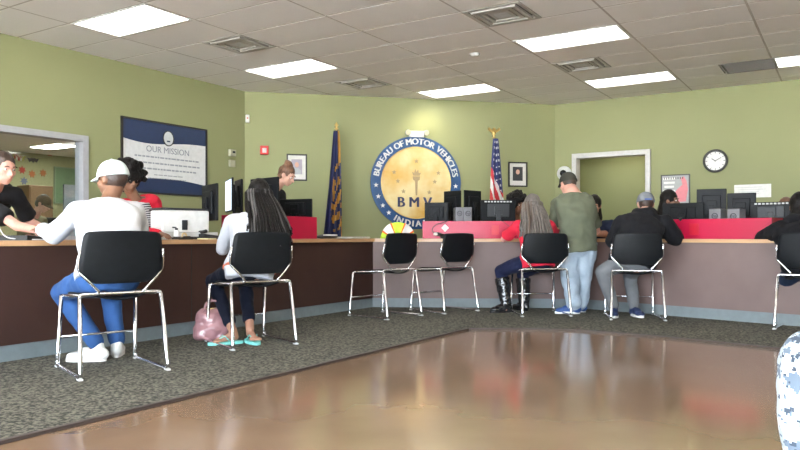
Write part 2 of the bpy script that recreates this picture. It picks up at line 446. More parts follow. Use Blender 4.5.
bmesh.ops.bevel(b.bm, geom=b.bm.edges[:], offset=.004, segments=2, affect='EDGES')
wk = b.build('worktop', M['wood']); tag(wk, 'long light oak worktop running over all the counter sections', 'worktop')

# ------------------------------------------------------------------ chairs
def lerp(a, b, t): return a+(b-a)*t
def make_chair(label, group):
    t = thing('stacking_chair', label, 'chair', (0,0,0), 0, group)
    r = .0105
    for s in (-1, 1):
        b = MB()
        b.tube(round_path([(s*.232,-.205,.462), (s*.25,-.285,.011), (s*.238,.27,.011), (s*.225,.225,.445)], .035), .0125, 10)
        b.build('side_frame', M['chrome'], t)
        for y in (-.27, .255):
            b = MB(); b.box((s*(.249 if y < 0 else .239), y, .0085), (.026,.05,.011), bevel=.003); b.build('glide', M['lgrey'], t)
    b = MB(); b.tube(round_path([(-.2325,-.207,.44), (-.2315,-.203,.474), (-.19,-.20,.476), (.19,-.20,.476), (.2315,-.203,.474), (.2325,-.207,.44)], .03), r, 10)
    b.build('rear_rail', M['chrome'], t)
    b = MB(); b.tube([(-.233,.25,.19), (.233,.25,.19)], .0065, 8); b.build('crossbar', M['chrome'], t)
    b = MB()
    for s in (-1, 1): b.tube(round_path([(s*.225,.225,.445), (s*.21,.2,.447), (s*.205,-.195,.468)], .02), .008, 8)
    b.build('seat_rail', M['chrome'], t)
    # seat shell
    n, m = 12, 12; vs = []; 
    for sfc in (0, 1):
        for i in range(n+1):
            v = -1+2*i/n
            for k in range(m+1):
                u = -1+2*k/m
                wd = .205*(1-.06*max(0, -v))*(1-.10*abs(v)**6)
                x = u*wd; y = .015+v*.225*(1-.06*abs(u)**6)
                z = .475-.028*(1-u*u)*(1-.5*v)+(-.035*max(0, v-.55)**1.2/.38)+.012*max(0, -v)
                vs.append((x, y, z-.010*sfc))
    fs = []; N1 = (n+1)*(m+1)
    for i in range(n):
        for k in range(m):
            a = i*(m+1)+k; fs.append((a, a+1, a+m+2, a+m+1)); fs.append((N1+a, N1+a+m+1, N1+a+m+2, N1+a+1))
    for i in range(n):
        for k in (0, m): a = i*(m+1)+k; fs.append((a, a+m+1, N1+a+m+1, N1+a))
    for k in range(m):
        for i in (0, n): a = i*(m+1)+k; fs.append((a, a+1, N1+a+1, N1+a))
    b = MB(); b.raw(vs, fs, None, 0, True); b.build('seat', M['blackplastic'], t)
    # back shell: rounded top, widest near the bottom, chamfered lower corners
    prof = [(.535,.150), (.548,.172), (.575,.205), (.600,.232), (.615,.240), (.66,.240), (.72,.234), (.78,.226), (.81,.221), (.828,.210), (.836,.190)]
    m = 16; vs = []
    for sfc in (0, 1):
        for z, wd in prof:
            for k in range(m+1):
                u = -1+2*k/m; tt = (z-.53)/.31
                y = -.205-.045*tt-.03*(1-u*u)+.012*(tt-.5)**2
                zz = z+(.006*(1-u*u) if z > .83 else 0)
                vs.append((u*wd, y+.011*sfc, zz))
    fs = []; n = len(prof)-1; N1 = (n+1)*(m+1)
    for i in range(n):
        for k in range(m):
            a = i*(m+1)+k; fs.append((a, a+1, a+m+2, a+m+1)); fs.append((N1+a, N1+a+m+1, N1+a+m+2, N1+a+1))
        for k in (0, m): a = i*(m+1)+k; fs.append((a, a+m+1, N1+a+m+1, N1+a))
    for k in range(m):
        for i in (0, n): a = i*(m+1)+k; fs.append((a, a+1, N1+a+1, N1+a))
    b = MB(); b.raw(vs, fs, None, 0, True); b.build('backrest', M['blackplastic'], t)
    for s in (-1, 1):
        b = MB(); b.tube(round_path([(s*.125,-.198,.472), (s*.130,-.212,.49), (s*.188,-.218,.553), (s*.239,-.205,.606), (s*.243,-.215,.66), (s*.235,-.230,.735)], .03), .008, 8)
        b.build('back_support', M['chrome'], t)
    return t
CG = 'black stacking chairs along the counters'
CH_ = [((-1.765,4.325),39.1,'black stacking chair with chrome sled legs under the person in the white cap'),
       ((-1.137,5.364),35.6,'black stacking chair with chrome sled legs under the person with long braids'),
       ((-.155,7.18),47,'empty black stacking chair, left one of the empty pair, by the safety vest'),
       ((.472,7.70),40,'empty black stacking chair, right one of the empty pair, before the red screen'),
       ((1.447,7.38),5,'black stacking chair under the person with long grey hair and red shirt'),
       ((2.32,7.05),-9,'black stacking chair under the person in grey cap and black hoodie'),
       ((3.60,6.20),-36.9,'black stacking chair at the right edge under the person in the black jacket')]
CARZ = .009
base = make_chair(CH_[0][2], CG); base.location = (*CH_[0][0], CARZ); base.rotation_euler = (0,0,R(CH_[0][1]))
for (x, y), a, lb in CH_[1:]: dup(base, (x, y, CARZ), R(a), lb)
dup(base, (1.285,1.42,0), R(8), 'black stacking chair under the person in camouflage at the lower right corner')

# ------------------------------------------------------------------ things on the walls
def wall_thing(name, wall, px, py, label, cat, off=0, group=None):
    loc, rz = on_wall(wall, px, py, off); return thing(name, label, cat, loc, rz, group)
# mission poster
x0, zt, _ = hit('L', 120.4, 115.6); x1, zt2, _ = hit('L', 206, 130); pw, ph, pc = x1-x0, .955, (2.326+1.37)/2
q = C1+V((math.cos(RZL), math.sin(RZL), 0))*(x0+x1)/2
t = thing('mission_poster', 'large framed blue and white mission statement poster on the left wall', 'poster', (q.x,q.y,pc), RZL)
b = MB(); ring(b, -pw/2, pw/2, -ph/2, ph/2, .022, -.03, 0); b.build('poster_frame', M['frame'], t)
b = MB(); b.box((0,-.008,0), (pw-.04,.01,ph-.04)); pp = b.build('printed_sheet', mat('poster_paper', (.74,.74,.74), .35), t)
def wave(mb, top, y=-.0145):
    n = 24; W = pw/2-.022; H = ph/2-.022; pts = []
    for k in range(n+1):
        u = k/n; x = -W+2*W*u
        if top: z = H-.235-.035*math.sin(PI*u)*(1 if u < .5 else 1)+.0*u-.03*math.sin(2*PI*u*.9+.4)*.8+.04*u*.3
        else: z = -H+.135+.055*math.sin(PI*(u*1.0))-.0
        pts.append((x, z))
    pts += [(W, H if top else -H), (-W, H if top else -H)]
    mb.prism(pts, y, y+.003)
b = MB(); wave(b, True); wave(b, False); b.build('blue_band', M['navy'], t)
b = MB(); b.tube([(.03+.085*math.cos(2*PI*k/28), -.016, .275+.098*math.sin(2*PI*k/28)) for k in range(28)], .008, 6, closed=True)
b.build('emblem_ring', M['frame'], t)
b = MB(); b.prism([(.03+.082*math.cos(2*PI*k/28), .275+.094*math.sin(2*PI*k/28)) for k in range(28)], -.017, -.012)
em = b.build('emblem', mat('emblem_grey', (.66,.68,.68), .5), t)
b = MB(); b.box((.03,-.019,.235), (.05,.004,.018)); b.build('emblem_mark', M['navy'], em)
b = MB(); b.mesh(text_mesh('OUR MISSION', .115, .0012), Matrix.Translation((.03,-.0155,.105)) @ UP)
b.build('heading', mat('heading_grey', (.27,.29,.33), .6), t)
rr = random.Random(3)
for z, h0, h1, hh in ((.005,-.50,.50,.020), (-.075,-.52,.55,.020), (-.15,-.45,.50,.020), (-.225,-.20,.24,.012), (-.27,-.30,.32,.008)):
    x = h0; b = MB()
    while x < h1:
        L = rr.uniform(.025,.075); b.box((x+L/2,-.0145,z), (L,.003,hh)); x += L+.014
    b.build('text_line', mat('body_text_grey', (.33,.35,.38), .6), t)

# round seal
t = wall_thing('round_seal', 'C', 415.5, 183, 'large round blue and gold bureau seal sign on the wall', 'sign')
RO, RI = .735, .565
def circ(r, n=64): return [(r*math.cos(2*PI*k/n), r*math.sin(2*PI*k/n)) for k in range(n)]
b = MB(); b.prism(circ(RO), -.05, 0); b.build('blue_ring', mat('seal_blue', (.03,.085,.22), .25, coat=.5), t)
b = MB(); b.prism(circ(RI), -.058, -.045); b.build('gold_disc', mat('seal_gold', (.66,.37,.07), .28, c2=(.80,.66,.36), scale=2.1, contrast=(.35,.6), coat=.5), t)
b = MB(); b.tube([(RI*math.cos(2*PI*k/64), -.057, RI*math.sin(2*PI*k/64)) for k in range(64)], .006, 6, closed=True); b.build('inner_rim', M['gold'], t)
def arc_text(mb, s, r, a0, a1, size, flip=False, bold=0):
    ms = [text_mesh(ch, size, .003, bold) if ch != ' ' else None for ch in s]
    ws = []
    for m_ in ms:
        if m_ is None or not len(m_.vertices): ws.append(size*.30); continue
        xs = [v.co.x for v in m_.vertices]; ws.append(max(xs)-min(xs)+size*.12)
    tot = sum(ws); pos = 0
    for m_, w_ in zip(ms, ws):
        a = a0+(a1-a0)*(pos+w_/2)/tot; pos += w_
        if m_ is None: continue
        rot = a-PI/2 if not flip else a+PI/2
        xs = [v.co.x for v in m_.vertices]; cx_ = (max(xs)+min(xs))/2
        T = Matrix.Translation((r*math.cos(a), -.053, r*math.sin(a))) @ Matrix.Rotation(-rot, 4, 'Y') @ UP @ Matrix.Translation((-cx_,0,0))
        for dx in (-.006, 0, .006): mb.mesh(m_, T @ Matrix.Translation((dx,0,0)))
b = MB(); arc_text(b, 'BUREAU OF MOTOR VEHICLES', .648, R(171), R(9), .135); b.build('upper_lettering', M['white'], t)
b = MB(); arc_text(b, 'INDIANA', .652, R(237), R(303), .135, True)
b.build('lower_lettering', M['white'], t)
def star(mb, cx, cz, r, y0, y1):
    mb.prism([(cx+(r if k % 2 == 0 else r*.42)*math.sin(PI*k/5), cz+(r if k % 2 == 0 else r*.42)*math.cos(PI*k/5)) for k in range(10)], y0, y1)
b = MB()
for a in (184, 200, 214, 227, 313, 326, 340, 356):
    b = MB(); star(b, .65*math.cos(R(a)), .65*math.sin(R(a)), .04, -.056, -.048)
    b.build('ring_star', M['white'], t)
b = MB(); tm = text_mesh('B M V', .225, .003)
for dx in (-.008, 0, .008): b.mesh(tm, Matrix.Translation((-.03+dx,-.060,-.315)) @ UP)
b.build('initials', mat('initials_blue', (.05,.06,.16), .5), t)
tq = mat('torch_bronze', (.42,.30,.16), .5)
b = MB(); b.prism([(-.012,-.20), (.012,-.20), (.022,.03), (.05,.045), (.06,.10), (-.06,.10), (-.05,.045), (-.022,.03)], -.064, -.056)
b.prism([(-.05,.11), (.05,.11), (.075,.16), (.035,.155), (.03,.21), (0,.17), (-.02,.22), (-.035,.155), (-.07,.17)], -.064, -.056)
b.build('torch', tq, t)
for x, z in ((0,.34), (-.30,.02), (-.21,-.14), (.21,-.15), (.30,.02), (-.36,.16), (.36,.16)): 
    b = MB(); star(b, x, z, .04, -.062, -.056); b.build('disc_star', tq, t)

# emergency light above the seal
t = wall_thing('emergency_light', 'C', 416, 134.5, 'small white emergency light box above the round seal', 'emergency light')
b = MB(); b.box((0,-.03,0), (.24,.06,.10), bevel=.01); b.build('housing', M['white'], t)
for s in (-1, 1):
    b = MB(); b.cyl((s*.135,-.03,.03), (s*.15,-.10,.015), .03, .045); lm = b.build('lamp_head', M['lgrey'], t)
    b = MB(); b.cyl((s*.1505,-.1005,.0149), (s*.152,-.106,.0135), .038); b.build('lamp_lens', emis('lamp_lens', (1,.90,.6), .8), lm)
# spot that washes the wall above the seal: a small recessed ceiling downlight
loc, rz = on_wall('C', 424, 100, .42)
t = thing('wall_washer', 'small recessed ceiling spot in front of the round seal', 'ceiling light', (loc.x, loc.y, CEIL), rz)
b = MB(); b.lathe([(.055,.001), (.055,-.006), (.045,-.006), (.04,.0)]); b.build('trim_ring', M['lgrey'], t)
L = bpy.data.lights.new('seal_spot', 'SPOT'); L.energy = 16; L.spot_size = R(105); L.spot_blend = .8; L.color = (1,.88,.55); L.shadow_soft_size = .04
lo = bpy.data.objects.new('seal_spot', L); COL.objects.link(lo); lo.location = (loc.x, loc.y, CEIL-.03)
tgt, _ = on_wall('C', 424, 160, 0); lo.rotation_euler = (tgt-lo.location).to_track_quat('-Z', 'Y').to_euler()

# framed photographs
def framed(px0, px1, py0, py1, wall, label, suit, face, group, bg):
    xa, za, _ = hit(wall, px0, py0); xb, zb, _ = hit(wall, px1, py1)
    xm, z1, _ = hit(wall, px0, py1)
    t = wall_thing('framed_photograph', wall, (px0+px1)/2, (py0+py1)/2, label, 'picture', 0, group)
    w, h = xb-xa, za-(zb+z1)/2
    b = MB(); ring(b, -w/2, w/2, -h/2, h/2, .022, -.025, 0); b.build('picture_frame', M['frame'], t)
    b = MB(); b.box((0,-.006,0), (w-.03,.006,h-.03)); b.build('mat_board', mat('mat_board', (.70,.68,.64), .7), t)
    b = MB(); b.box((0,-.010,.01), (w*.52,.004,h*.56)); ph_ = b.build('portrait_print', bg, t)
    b = MB(); sz = w*.52
    b.prism([(-sz*.42,-h*.27+.01), (sz*.42,-h*.27+.01), (sz*.38,-h*.10), (sz*.12,-h*.02), (-sz*.12,-h*.02), (-sz*.38,-h*.10)], -.014, -.011); b.build('portrait_suit', suit, ph_)
    b = MB(); b.prism([(sz*.19*math.cos(k*PI/8), h*.10+.10*h*math.sin(k*PI/8)) for k in range(16)], -.015, -.011); b.build('portrait_face', face, ph_)
gw = mat('print_grey', (.42,.43,.45), .6); gd = mat('print_dark', (.03,.03,.035), .6)
framed(286.5, 307, 154, 181, 'C', 'small black framed portrait with white mat left of the state flag', gw, M['skin_light'], 'framed portraits on the wall', mat('print_pale', (.38,.34,.40), .6))
framed(508, 527, 162, 187, 'C', 'small black framed portrait with dark print right of the striped flag', gd, M['skin_light'], 'framed portraits on the wall', gd)

# small wall devices
t = wall_thing('motion_sensor', 'C', 247.5, 119, 'small white motion sensor in the wall corner', 'sensor')
b = MB(); b.box((0,-.03,0), (.06,.05,.12), bevel=.01); b.build('sensor_case', M['white'], t)
b = MB(); b.box((.0,-.057,.005), (.022,.006,.02)); b.build('sensor_lens', mat('red_lens', (.6,.1,.09), .3), t)
t = wall_thing('fire_alarm', 'C', 264.3, 150.5, 'small red square fire alarm right of the wall corner', 'fire alarm')
b = MB(); b.box((0,-.03,0), (.125,.06,.135), bevel=.008); b.build('alarm_case', mat('alarm_red', (.60,.03,.03), .4), t)
b = MB(); b.box((0,-.062,-.005), (.06,.012,.07), bevel=.004); b.build('strobe', M['lgrey'], t)
t = wall_thing('thermostat', 'L', 231, 153, 'small grey control box with second box below, left of the corner', 'thermostat')
b = MB(); b.box((0,-.025,0), (.12,.05,.10), bevel=.008); b.build('control_case', mat('beige_plastic', (.42,.41,.30), .5), t)
b = MB(); b.box((0,-.02,-.155), (.11,.04,.10), bevel=.008); b.build('lower_case', mat('beige_plastic', (.42,.41,.30), .5), t)
b = MB(); b.box((.01,-.052,.01), (.05,.006,.03)); b.build('display', M['dgrey'], t)
t = wall_thing('security_camera', 'C', 553.0, 173.5, 'black ball camera on round white base left of the doorway', 'camera') if False else thing('security_camera', 'black ball camera on round white base left of the doorway', 'camera', on_wall('R', 564.5, 173.5)[0], RZR)
b = MB(); b.cyl((0,0,0), (0,-.03,0), .12); b.build('mount', M['white'], t)
b = MB(); b.ell((0,-.065,0), (.055,.05,.055)); b.build('camera_ball', M['blackgloss'], t)
# clock
t = wall_thing('wall_clock', 'R', 715.5, 161, 'round wall clock with black rim and white face', 'clock')
b = MB(); b.tube([(.155*math.cos(2*PI*k/40), -.02, .155*math.sin(2*PI*k/40)) for k in range(40)], .018, 8, closed=True); b.build('clock_rim', M['frame'], t)
b = MB(); b.prism([(.152*math.cos(2*PI*k/40), .152*math.sin(2*PI*k/40)) for k in range(40)], -.02, 0); b.build('clock_face', M['paper'], t)
b = MB()
for k in range(12):
    a = 2*PI*k/12; T = Matrix.Rotation(a, 4, 'Y'); b.box((0,-.021,.122), (.008,.003,.024), M4=T)
b.build('hour_marks', M['frame'], t)
for nm, a, l, w in (('hour_hand', 305, .07, .010), ('minute_hand', 60, .105, .007)):
    b = MB(); b.box((0,-.024,l/2-.01), (w,.003,l), M4=Matrix.Rotation(R(a), 4, 'Y')); b.build(nm, M['frame'], t)
# pink and white poster
x0, z0, _ = hit('R', 661, 174); x1, z1, _ = hit('R', 690, 174); w = x1-x0; h = .56
t = wall_thing('wall_poster', 'R', 675.5, 193, 'black framed poster with white lettering and a pink figure', 'poster')
b = MB(); ring(b, -w/2, w/2, -h/2, h/2, .016, -.025, 0); b.build('poster_frame', M['frame'], t)
b = MB(); b.box((0,-.006,0), (w-.03,.006,h-.03)); sh = b.build('printed_sheet', mat('poster_grey', (.42,.42,.42), .5), t)
b = MB(); rr = random.Random(5)
for k in range(7):
    x = -w/2+.03; z = h/2-.06-k*.062
    b.box((x+.09+.0*k,-.0105,z), (.18-.02*(k % 3),.003,.03))
b.build('lettering_rows', M['paper'], sh)
b = MB()
for k in range(9): b.box((-w/2+.05+k*.033,-.0125,h/2-.055-.002*(k % 2)), (.012,.003,.03))
b.build('heading_marks', M['frame'], sh)
b = MB(); b.prism([(.01,-.14), (.15,-.13), (.18,.05), (.16,.18), (.12,.25), (.08,.22), (.10,.12), (.03,.06), (-.02,-.02)], -.0125, -.009)
b.build('pink_figure', mat('print_pink', (.72,.22,.25), .5), sh)
# white notice sheets
x0, z0, _ = hit('R', 734, 184); x1, z1, _ = hit('R', 771, 184)
t = wall_thing('wall_notice', 'R', 752.5, 191, 'white paper notice taped under the clock', 'notice')
b = MB(); b.box((0,-.003,0), (x1-x0,.004,.19)); b.build('paper_sheet', M['paper'], t)
b = MB()
for k in range(4): b.box((-.05+.03*(k % 2),-.006,.055-k*.032), (.36-.05*k,.002,.007))
b.build('faint_print', mat('faint_print', (.62,.62,.60), .7), t)

# ------------------------------------------------------------------ flags
def drape(mb, H, wt, wb, folds, depth, colf, n=40, m=48, lean=0, twist=0):
    vs = []; fs = []; mi = []
    for i in range(n+1):
        t = i/n; w = wt+(wb-wt)*t**.8
        for k in range(m+1):
            u = -1+2*k/m
            y = depth*(.3+.7*t)*math.cos(u*folds*PI+1.3*t)
            x = u*w/2+lean*t*t+.012*math.sin(u*folds*PI*1.0+2.2*t)
            z = -H*t-.03*t*math.cos(u*PI*1.1)-.02*t*u
            vs.append((x, y, z))
    for i in range(n):
        for k in range(m):
            a = i*(m+1)+k; fs.append((a, a+1, a+m+2, a+m+1)); mi.append(colf((k+.5)/m, (i+.5)/n))
    b0 = len(mb.bm.faces); mb.raw(vs, fs, None, 0, True); mb.bm.faces.ensure_lookup_table()
    for q, f_ in enumerate(mi): mb.bm.faces[b0+q].material_index = f_
def flag_pole(name, label, px, Yf, top_py, wood=False):
    X = (px-CX)/F*Yf; zt = CH+(HZ-top_py)/F*Yf
    t = thing(name, label, 'flag', (X, Yf, 0), R(12.5))
    b = MB(); b.lathe([(.15,0), (.15,.02), (.08,.05), (.03,.07), (.02,.14)]); b.build('stand', M['gold'], t)
    b = MB(); b.cyl((0,0,.1), (0,0,zt-.10), .012); b.build('pole', M['gold'] if not wood else mat('pole_wood', (.45,.27,.13), .5), t)
    return t, zt
t, zt = flag_pole('state_flag', 'furled navy and gold state flag hanging on an indoor pole', 336.5, 10.75, 122)
b = MB(); b.lathe([(.012,zt-.12), (.03,zt-.10), (.012,zt-.08), (.03,zt-.05), (.002,zt)], seg=12); b.build('finial', M['gold'], t)
nav = mat('flag_navy', (.012,.018,.075), .75, c2=(.02,.03,.11), scale=5); gol = mat('flag_gold', (.52,.26,.04), .7)
def cf(u, v):
    q = noise.noise(V((u*4.5, v*13, 3.1)))
    if v > .30 and v < .93 and .25 < u < .98 and q > .14-.12*(v > .4)*(v < .8): return 1
    return 1 if (v < .30 and u > .75) or (u > .96 and v > .85) else 0
b = MB(); drape(b, 1.62, .08, .27, 3.2, .055, cf, lean=-.05)
for v in b.bm.verts: v.co = v.co+V((-.01,-.06,zt-.14))
fl = b.build('flag_cloth', [nav, gol], t, normals=False)
sm = fl.modifiers.new('thick', 'SOLIDIFY'); sm.thickness = .004
t, zt = flag_pole('national_flag', 'striped red and white flag with white stars on blue, hanging on a pole', 494, 10.9, 128)
b = MB(); b.lathe([(.012,zt-.16), (.03,zt-.15), (.012,zt-.12), (.03,zt-.10), (.03,zt-.07), (.005,zt-.05)], seg=12)
b.prism([(0,zt-.09), (.04,zt-.07), (.10,zt-.03), (.085,zt+.01), (.03,zt-.035), (.015,zt+.0), (-.015,zt+.0), (-.03,zt-.035), (-.085,zt+.01), (-.10,zt-.03), (-.04,zt-.07)], -.012, .012)
b.build('eagle_finial', M['gold'], t)
fb_ = mat('flag_blue', (.02,.03,.12), .75); fw_ = mat('flag_white', (.72,.70,.68), .75); fr_ = mat('flag_red', (.50,.03,.04), .75)
def cu(u, v):
    if v < .42+.28*(u-.35):
        i, k = int(v*44), int(u*16)
        return 1 if (i % 3 == 1 and (k+i) % 3 == 0) else 0
    s = v*5.2-u*2.6+4
    return 1 if int(s*1.45) % 2 else 2
b = MB(); drape(b, 1.40, .07, .26, 2.2, .05, cu, n=80, m=64, lean=.02)
for v in b.bm.verts: v.co = v.co+V((.01,-.06,zt-.17))
fl = b.build('flag_cloth', [fb_, fw_, fr_], t, normals=False)
sm = fl.modifiers.new('thick', 'SOLIDIFY'); sm.thickness = .004

# ------------------------------------------------------------------ red privacy screens on the worktop
def on_counter(seg, px, off):                    # point on the worktop where the pixel column crosses a line parallel to the front
    L = offset_line(off); a, b_ = L[seg], L[seg+1]
    return lint(a, (b_-a).normalized(), V((0,0,0)), V(((px-CX)/F, 1, 0)))
def screen_box(seg, pxa, pxb, off, h, label, curved=0):
    a, b_ = on_counter(seg, pxa, off), on_counter(seg, pxb, off)
    d = b_-a; L = d.length; rz = math.atan2(d.y, d.x); c = (a+b_)/2
    t = thing('privacy_screen', label, 'privacy screen', (c.x, c.y, CT1), rz, 'red privacy screens on the worktop')
    b = MB(); b.box((0,.010,h/2), (L,.02,h), bevel=.003); b.build('front_panel', M['red'], t)
    for s in (-1, 1):
        b = MB(); b.box((s*(L/2-.01),.17,h/2), (.02,.298,h), bevel=.003); b.build('side_panel', M['red'], t)
    return t, L, rz
t, L, _ = screen_box(0, 245, 317, .30, .235, 'red glossy screen on the left counter before the flag wall')
t, L, _ = screen_box(1, 422.5, 553, .30, .205, 'red glossy screen in the middle with a white diamond sticker')
b = MB(); b.prism([(-.045,0), (0,.045), (.045,0), (0,-.045)], -.003, .0, M4=Matrix.Translation((-L/2+.265,0,.125))); b.build('diamond_sticker', M['paper'], t)
b = MB(); b.box((L*.06,-.002,.10), (.085,.004,.11), bevel=.001); b.build('plate', M['redplate'], t)  # thin brighter red rectangle on the front panel
b = MB(); b.tube(round_path([(-L/2+.30,.02,.212), (-L/2+.28,-.012,.200), (-L/2+.15,-.012,.16), (-L/2+.10,-.012,.10), (-L/2+.17,-.014,.03), (-L/2+.30,-.03,.008)], .05), .004, 6)
b.build('cable', M['frame'], t)
b = MB(); b.tube(round_path([(L*.10,.02,.212), (L*.12,-.010,.20), (L*.20,-.010,.10), (L*.34,-.010,.06)], .05), .0035, 6); b.build('cable', M['frame'], t)
t, L, _ = screen_box(2, 667, 772, .30, .205, 'red glossy screen on the right counter beside two small computers')
b = MB(); b.box((-L*.22,-.002,.10), (.10,.004,.12), bevel=.001); b.build('plate', M['redplate'], t)  # same kind of brighter red rectangle on this panel
for s in (-.36,):
    b = MB(); b.cyl((L*s,.0,.215), (L*s,.012,.195), .016); b.build('clip', M['frame'], t)

# ------------------------------------------------------------------ monitors, computers
def monitor(pxc, Y, w, py0, py1, yaw, label, lit=False, style=0, base_z=CT1):
    z0, z1 = CH+(HZ-py1)/F*Y, CH+(HZ-py0)/F*Y; z0 = max(z0, CT1+.05)
    X = (pxc-CX)/F*Y; h = z1-z0
    t = thing('computer_monitor', label, 'monitor', (X, Y, base_z), R(yaw), 'computer monitors on the counters')
    zc = (z0+z1)/2-base_z
    b = MB(); b.box((0,0,zc), (w,.022,h), bevel=.006)
    b.build('monitor_case', M['blackplastic'], t)
    b = MB(); b.box((0,.0125,zc), (w-.03,.003,h-.03)); b.build('display', M['screen'] if lit else M['blackgloss'], t)
    b = MB(); b.box((0,-.022,zc), (w*.62,.026,h*.62), bevel=.008); b.build('rear_housing', M['blackplastic'] if style == 0 else M['dgrey'], t)
    sb = MB(); sb.box((0,-.045,(zc)/2), (.055,.03,zc), bevel=.006); sb.box((0,-.04,zc), (.10,.03,.10), bevel=.004)
    sb.build('stand_arm', M['blackplastic'] if style == 0 else M['dgrey'], t)
    sb = MB(); sb.box((0,-.03,.0075), (min(.24, w*.55),.19,.015), bevel=.005); sb.build('stand_base', M['blackplastic'], t)
    if style == 1:
        sb = MB()
        for k in range(9): sb.box((-w*.36+k*w*.09,-.0125,zc+h*.42), (w*.06,.006,.016))
        sb.build('vent_slots', M['lgrey'], t)
    return t
monitor(210, 6.75, .46, 184.5, 221, -58, 'black monitor turned edgewise on the left counter beside the printer')
monitor(229.5, 7.15, .46, 179, 212, 111, 'monitor with bright screen edge seen just left of the braids', lit=True)
monitor(238.5, 7.45, .36, 180, 214, -66, 'dark monitor standing edgewise right behind the bright one')
monitor(264.5, 7.15, .50, 178, 216, -46, 'largest black monitor right behind the head with braids')
monitor(296, 7.75, .40, 199, 219, -22, 'low black monitor behind the left red screen')
monitor(436.5, 8.72, .30, 202.5, 222, -18, 'low black monitor at the left end of the middle red screen')
monitor(452.5, 9.02, .30, 191, 222, -50, 'tall black monitor, left one of the two uprights overlapping the seal')
monitor(472.5, 8.95, .32, 190.5, 222, 44, 'tall black monitor between the seal and the striped flag')
monitor(498, 8.68, .43, 200, 221, 3, 'monitor seen from behind with grey rear housing under the striped flag', style=1)
monitor(683, 7.82, .44, 203, 223, -38, 'low black monitor at the left end of the right red screen')
monitor(711.5, 7.75, .30, 189, 222, -26, 'tallest black monitor on the right counter below the clock')
monitor(741.5, 7.48, .28, 193, 222, -36, 'tall black monitor below the white notice')
monitor(771.5, 7.18, .40, 202, 222, -40, 'monitor with grey rear housing beside the person in the black jacket', style=1)
def small_pc(pxc, Y, py0, w, yaw, label):
    h = CH+(HZ-py0)/F*Y-CT1; X = (pxc-CX)/F*Y
    t = thing('small_computer', label, 'computer', (X, Y, CT1), R(yaw), 'small grey computers behind the red screens')
    b = MB(); b.box((0,0,h/2), (w,.17,h), bevel=.008); b.build('computer_case', mat('silver_plastic', (.15,.148,.16), .45), t)
    b = MB(); b.tube([(.028*math.cos(2*PI*k/20), -.087, h-.075+.028*math.sin(2*PI*k/20)) for k in range(20)], .004, 6, closed=True)
    b.mesh(text_mesh('hp', .042, .001), Matrix.Translation((0,-.087,h-.073)) @ UP); b.build('round_logo', M['dgrey'], t)
small_pc(458.5, 8.50, 207.5, .098, 4, 'small grey computer, left of the touching pair before the seal monitors')
small_pc(466.8, 8.49, 207.5, .098, 4, 'small grey computer, right of the touching pair before the seal monitors')
small_pc(718, 7.37, 209, .12, -45.6, 'small grey computer in front of the tallest right hand monitor')
small_pc(736.5, 7.20, 209, .12, -45.6, 'small grey computer below the white notice')

# ------------------------------------------------------------------ things lying on the counters
def at_counter(px, seg, off): q = on_counter(seg, px, off); return V((q.x, q.y, CT1))
# printer
q = at_counter(180, 0, .66)
t = thing('printer', 'wide white printer on the left counter behind the striped top', 'printer', q, RZL-.25)
b = MB(); b.box((0,0,.165), (.46,.26,.20), bevel=.015); b.build('printer_body', M['white'], t)
b = MB(); b.box((0,0,.275), (.48,.26,.02), bevel=.006); b.build('lid', M['dgrey'], t)
b = MB(); b.box((.03,-.02,.033), (.56,.26,.066), bevel=.008); b.build('paper_tray', M['lgrey'], t)
b = MB(); b.box((-.02,-.135,.13), (.05,.02,.09), bevel=.004); b.build('front_slot', M['dgrey'], t)
t = thing('white_bottle', 'small white bottle standing before the printer', 'bottle', at_counter(176.5, 0, .45), 0)
b = MB(); b.lathe([(.022,0), (.024,.01), (.024,.07), (.012,.085)]); b.build('bottle_body', M['white'], t)
b = MB(); b.lathe([(.013,.084), (.013,.10)]); b.cyl((0,0,.104), (-.035,-.01,.106), .006); b.build('pump', M['dgrey'], t)
t = thing('tape_dispenser', 'small dark tape dispenser with tan roll on the left counter', 'tape dispenser', at_counter(186, 0, .12), RZL)
b = MB(); b.prism([(-.06,0), (.06,0), (.055,.02), (.02,.03), (-.03,.028), (-.06,.018)], -.02, .02); b.build('dispenser_base', M['frame'], t)
b = MB(); b.tube([(-.018+.022*math.cos(2*PI*k/20), 0, .031+.022*math.sin(2*PI*k/20)) for k in range(20)], .008, 6, closed=True); b.build('tape_roll', mat('tan_tape', (.62,.48,.25), .5), t)
t = thing('keyboard', 'black keyboard on the left counter before the person in red cardigan', 'keyboard', at_counter(197, 0, .30), RZL)
b = MB(); b.box((0,0,.010), (.44,.15,.018), bevel=.004); kb = b.build('keyboard_base', M['frame'], t)
b = MB()
for r_ in range(4):
    for k in range(14): b.box((-.20+k*.031,-.05+r_*.032,.022), (.025,.026,.006))
b.build('keys', M['dgrey'], t)['kind'] = 'stuff'
t = thing('desk_phone', 'black desk phone with looped cord behind the keyboard', 'telephone', at_counter(206, 0, .50), RZL)
b = MB(); b.prism([(-.10,0), (.10,0), (.10,.03), (-.10,.05)], -.09, .09); b.build('phone_base', M['dgrey'], t)
b = MB(); b.tube(round_path([(-.07,-.08,.075), (-.07,-.03,.065), (-.07,.04,.065), (-.07,.09,.075)], .02), .017, 8); b.build('handset', M['frame'], t)
b = MB(); b.tube([(-.07+.01*math.cos(k*.9)-.002*k, -.09-.10*math.sin(PI*k/40), .02+.008*math.sin(k*.9)) for k in range(41)], .003, 5); b.build('cord', M['frame'], t)
t = thing('flyer_stand', 'yellow and white note on the left counter left of the braids', 'note', at_counter(207, 0, .10), RZL)
b = MB(); b.box((0,0,.006), (.14,.10,.010), rz=.3); b.build('note_pad', mat('pale_yellow_paper', (.75,.68,.38), .8), t)
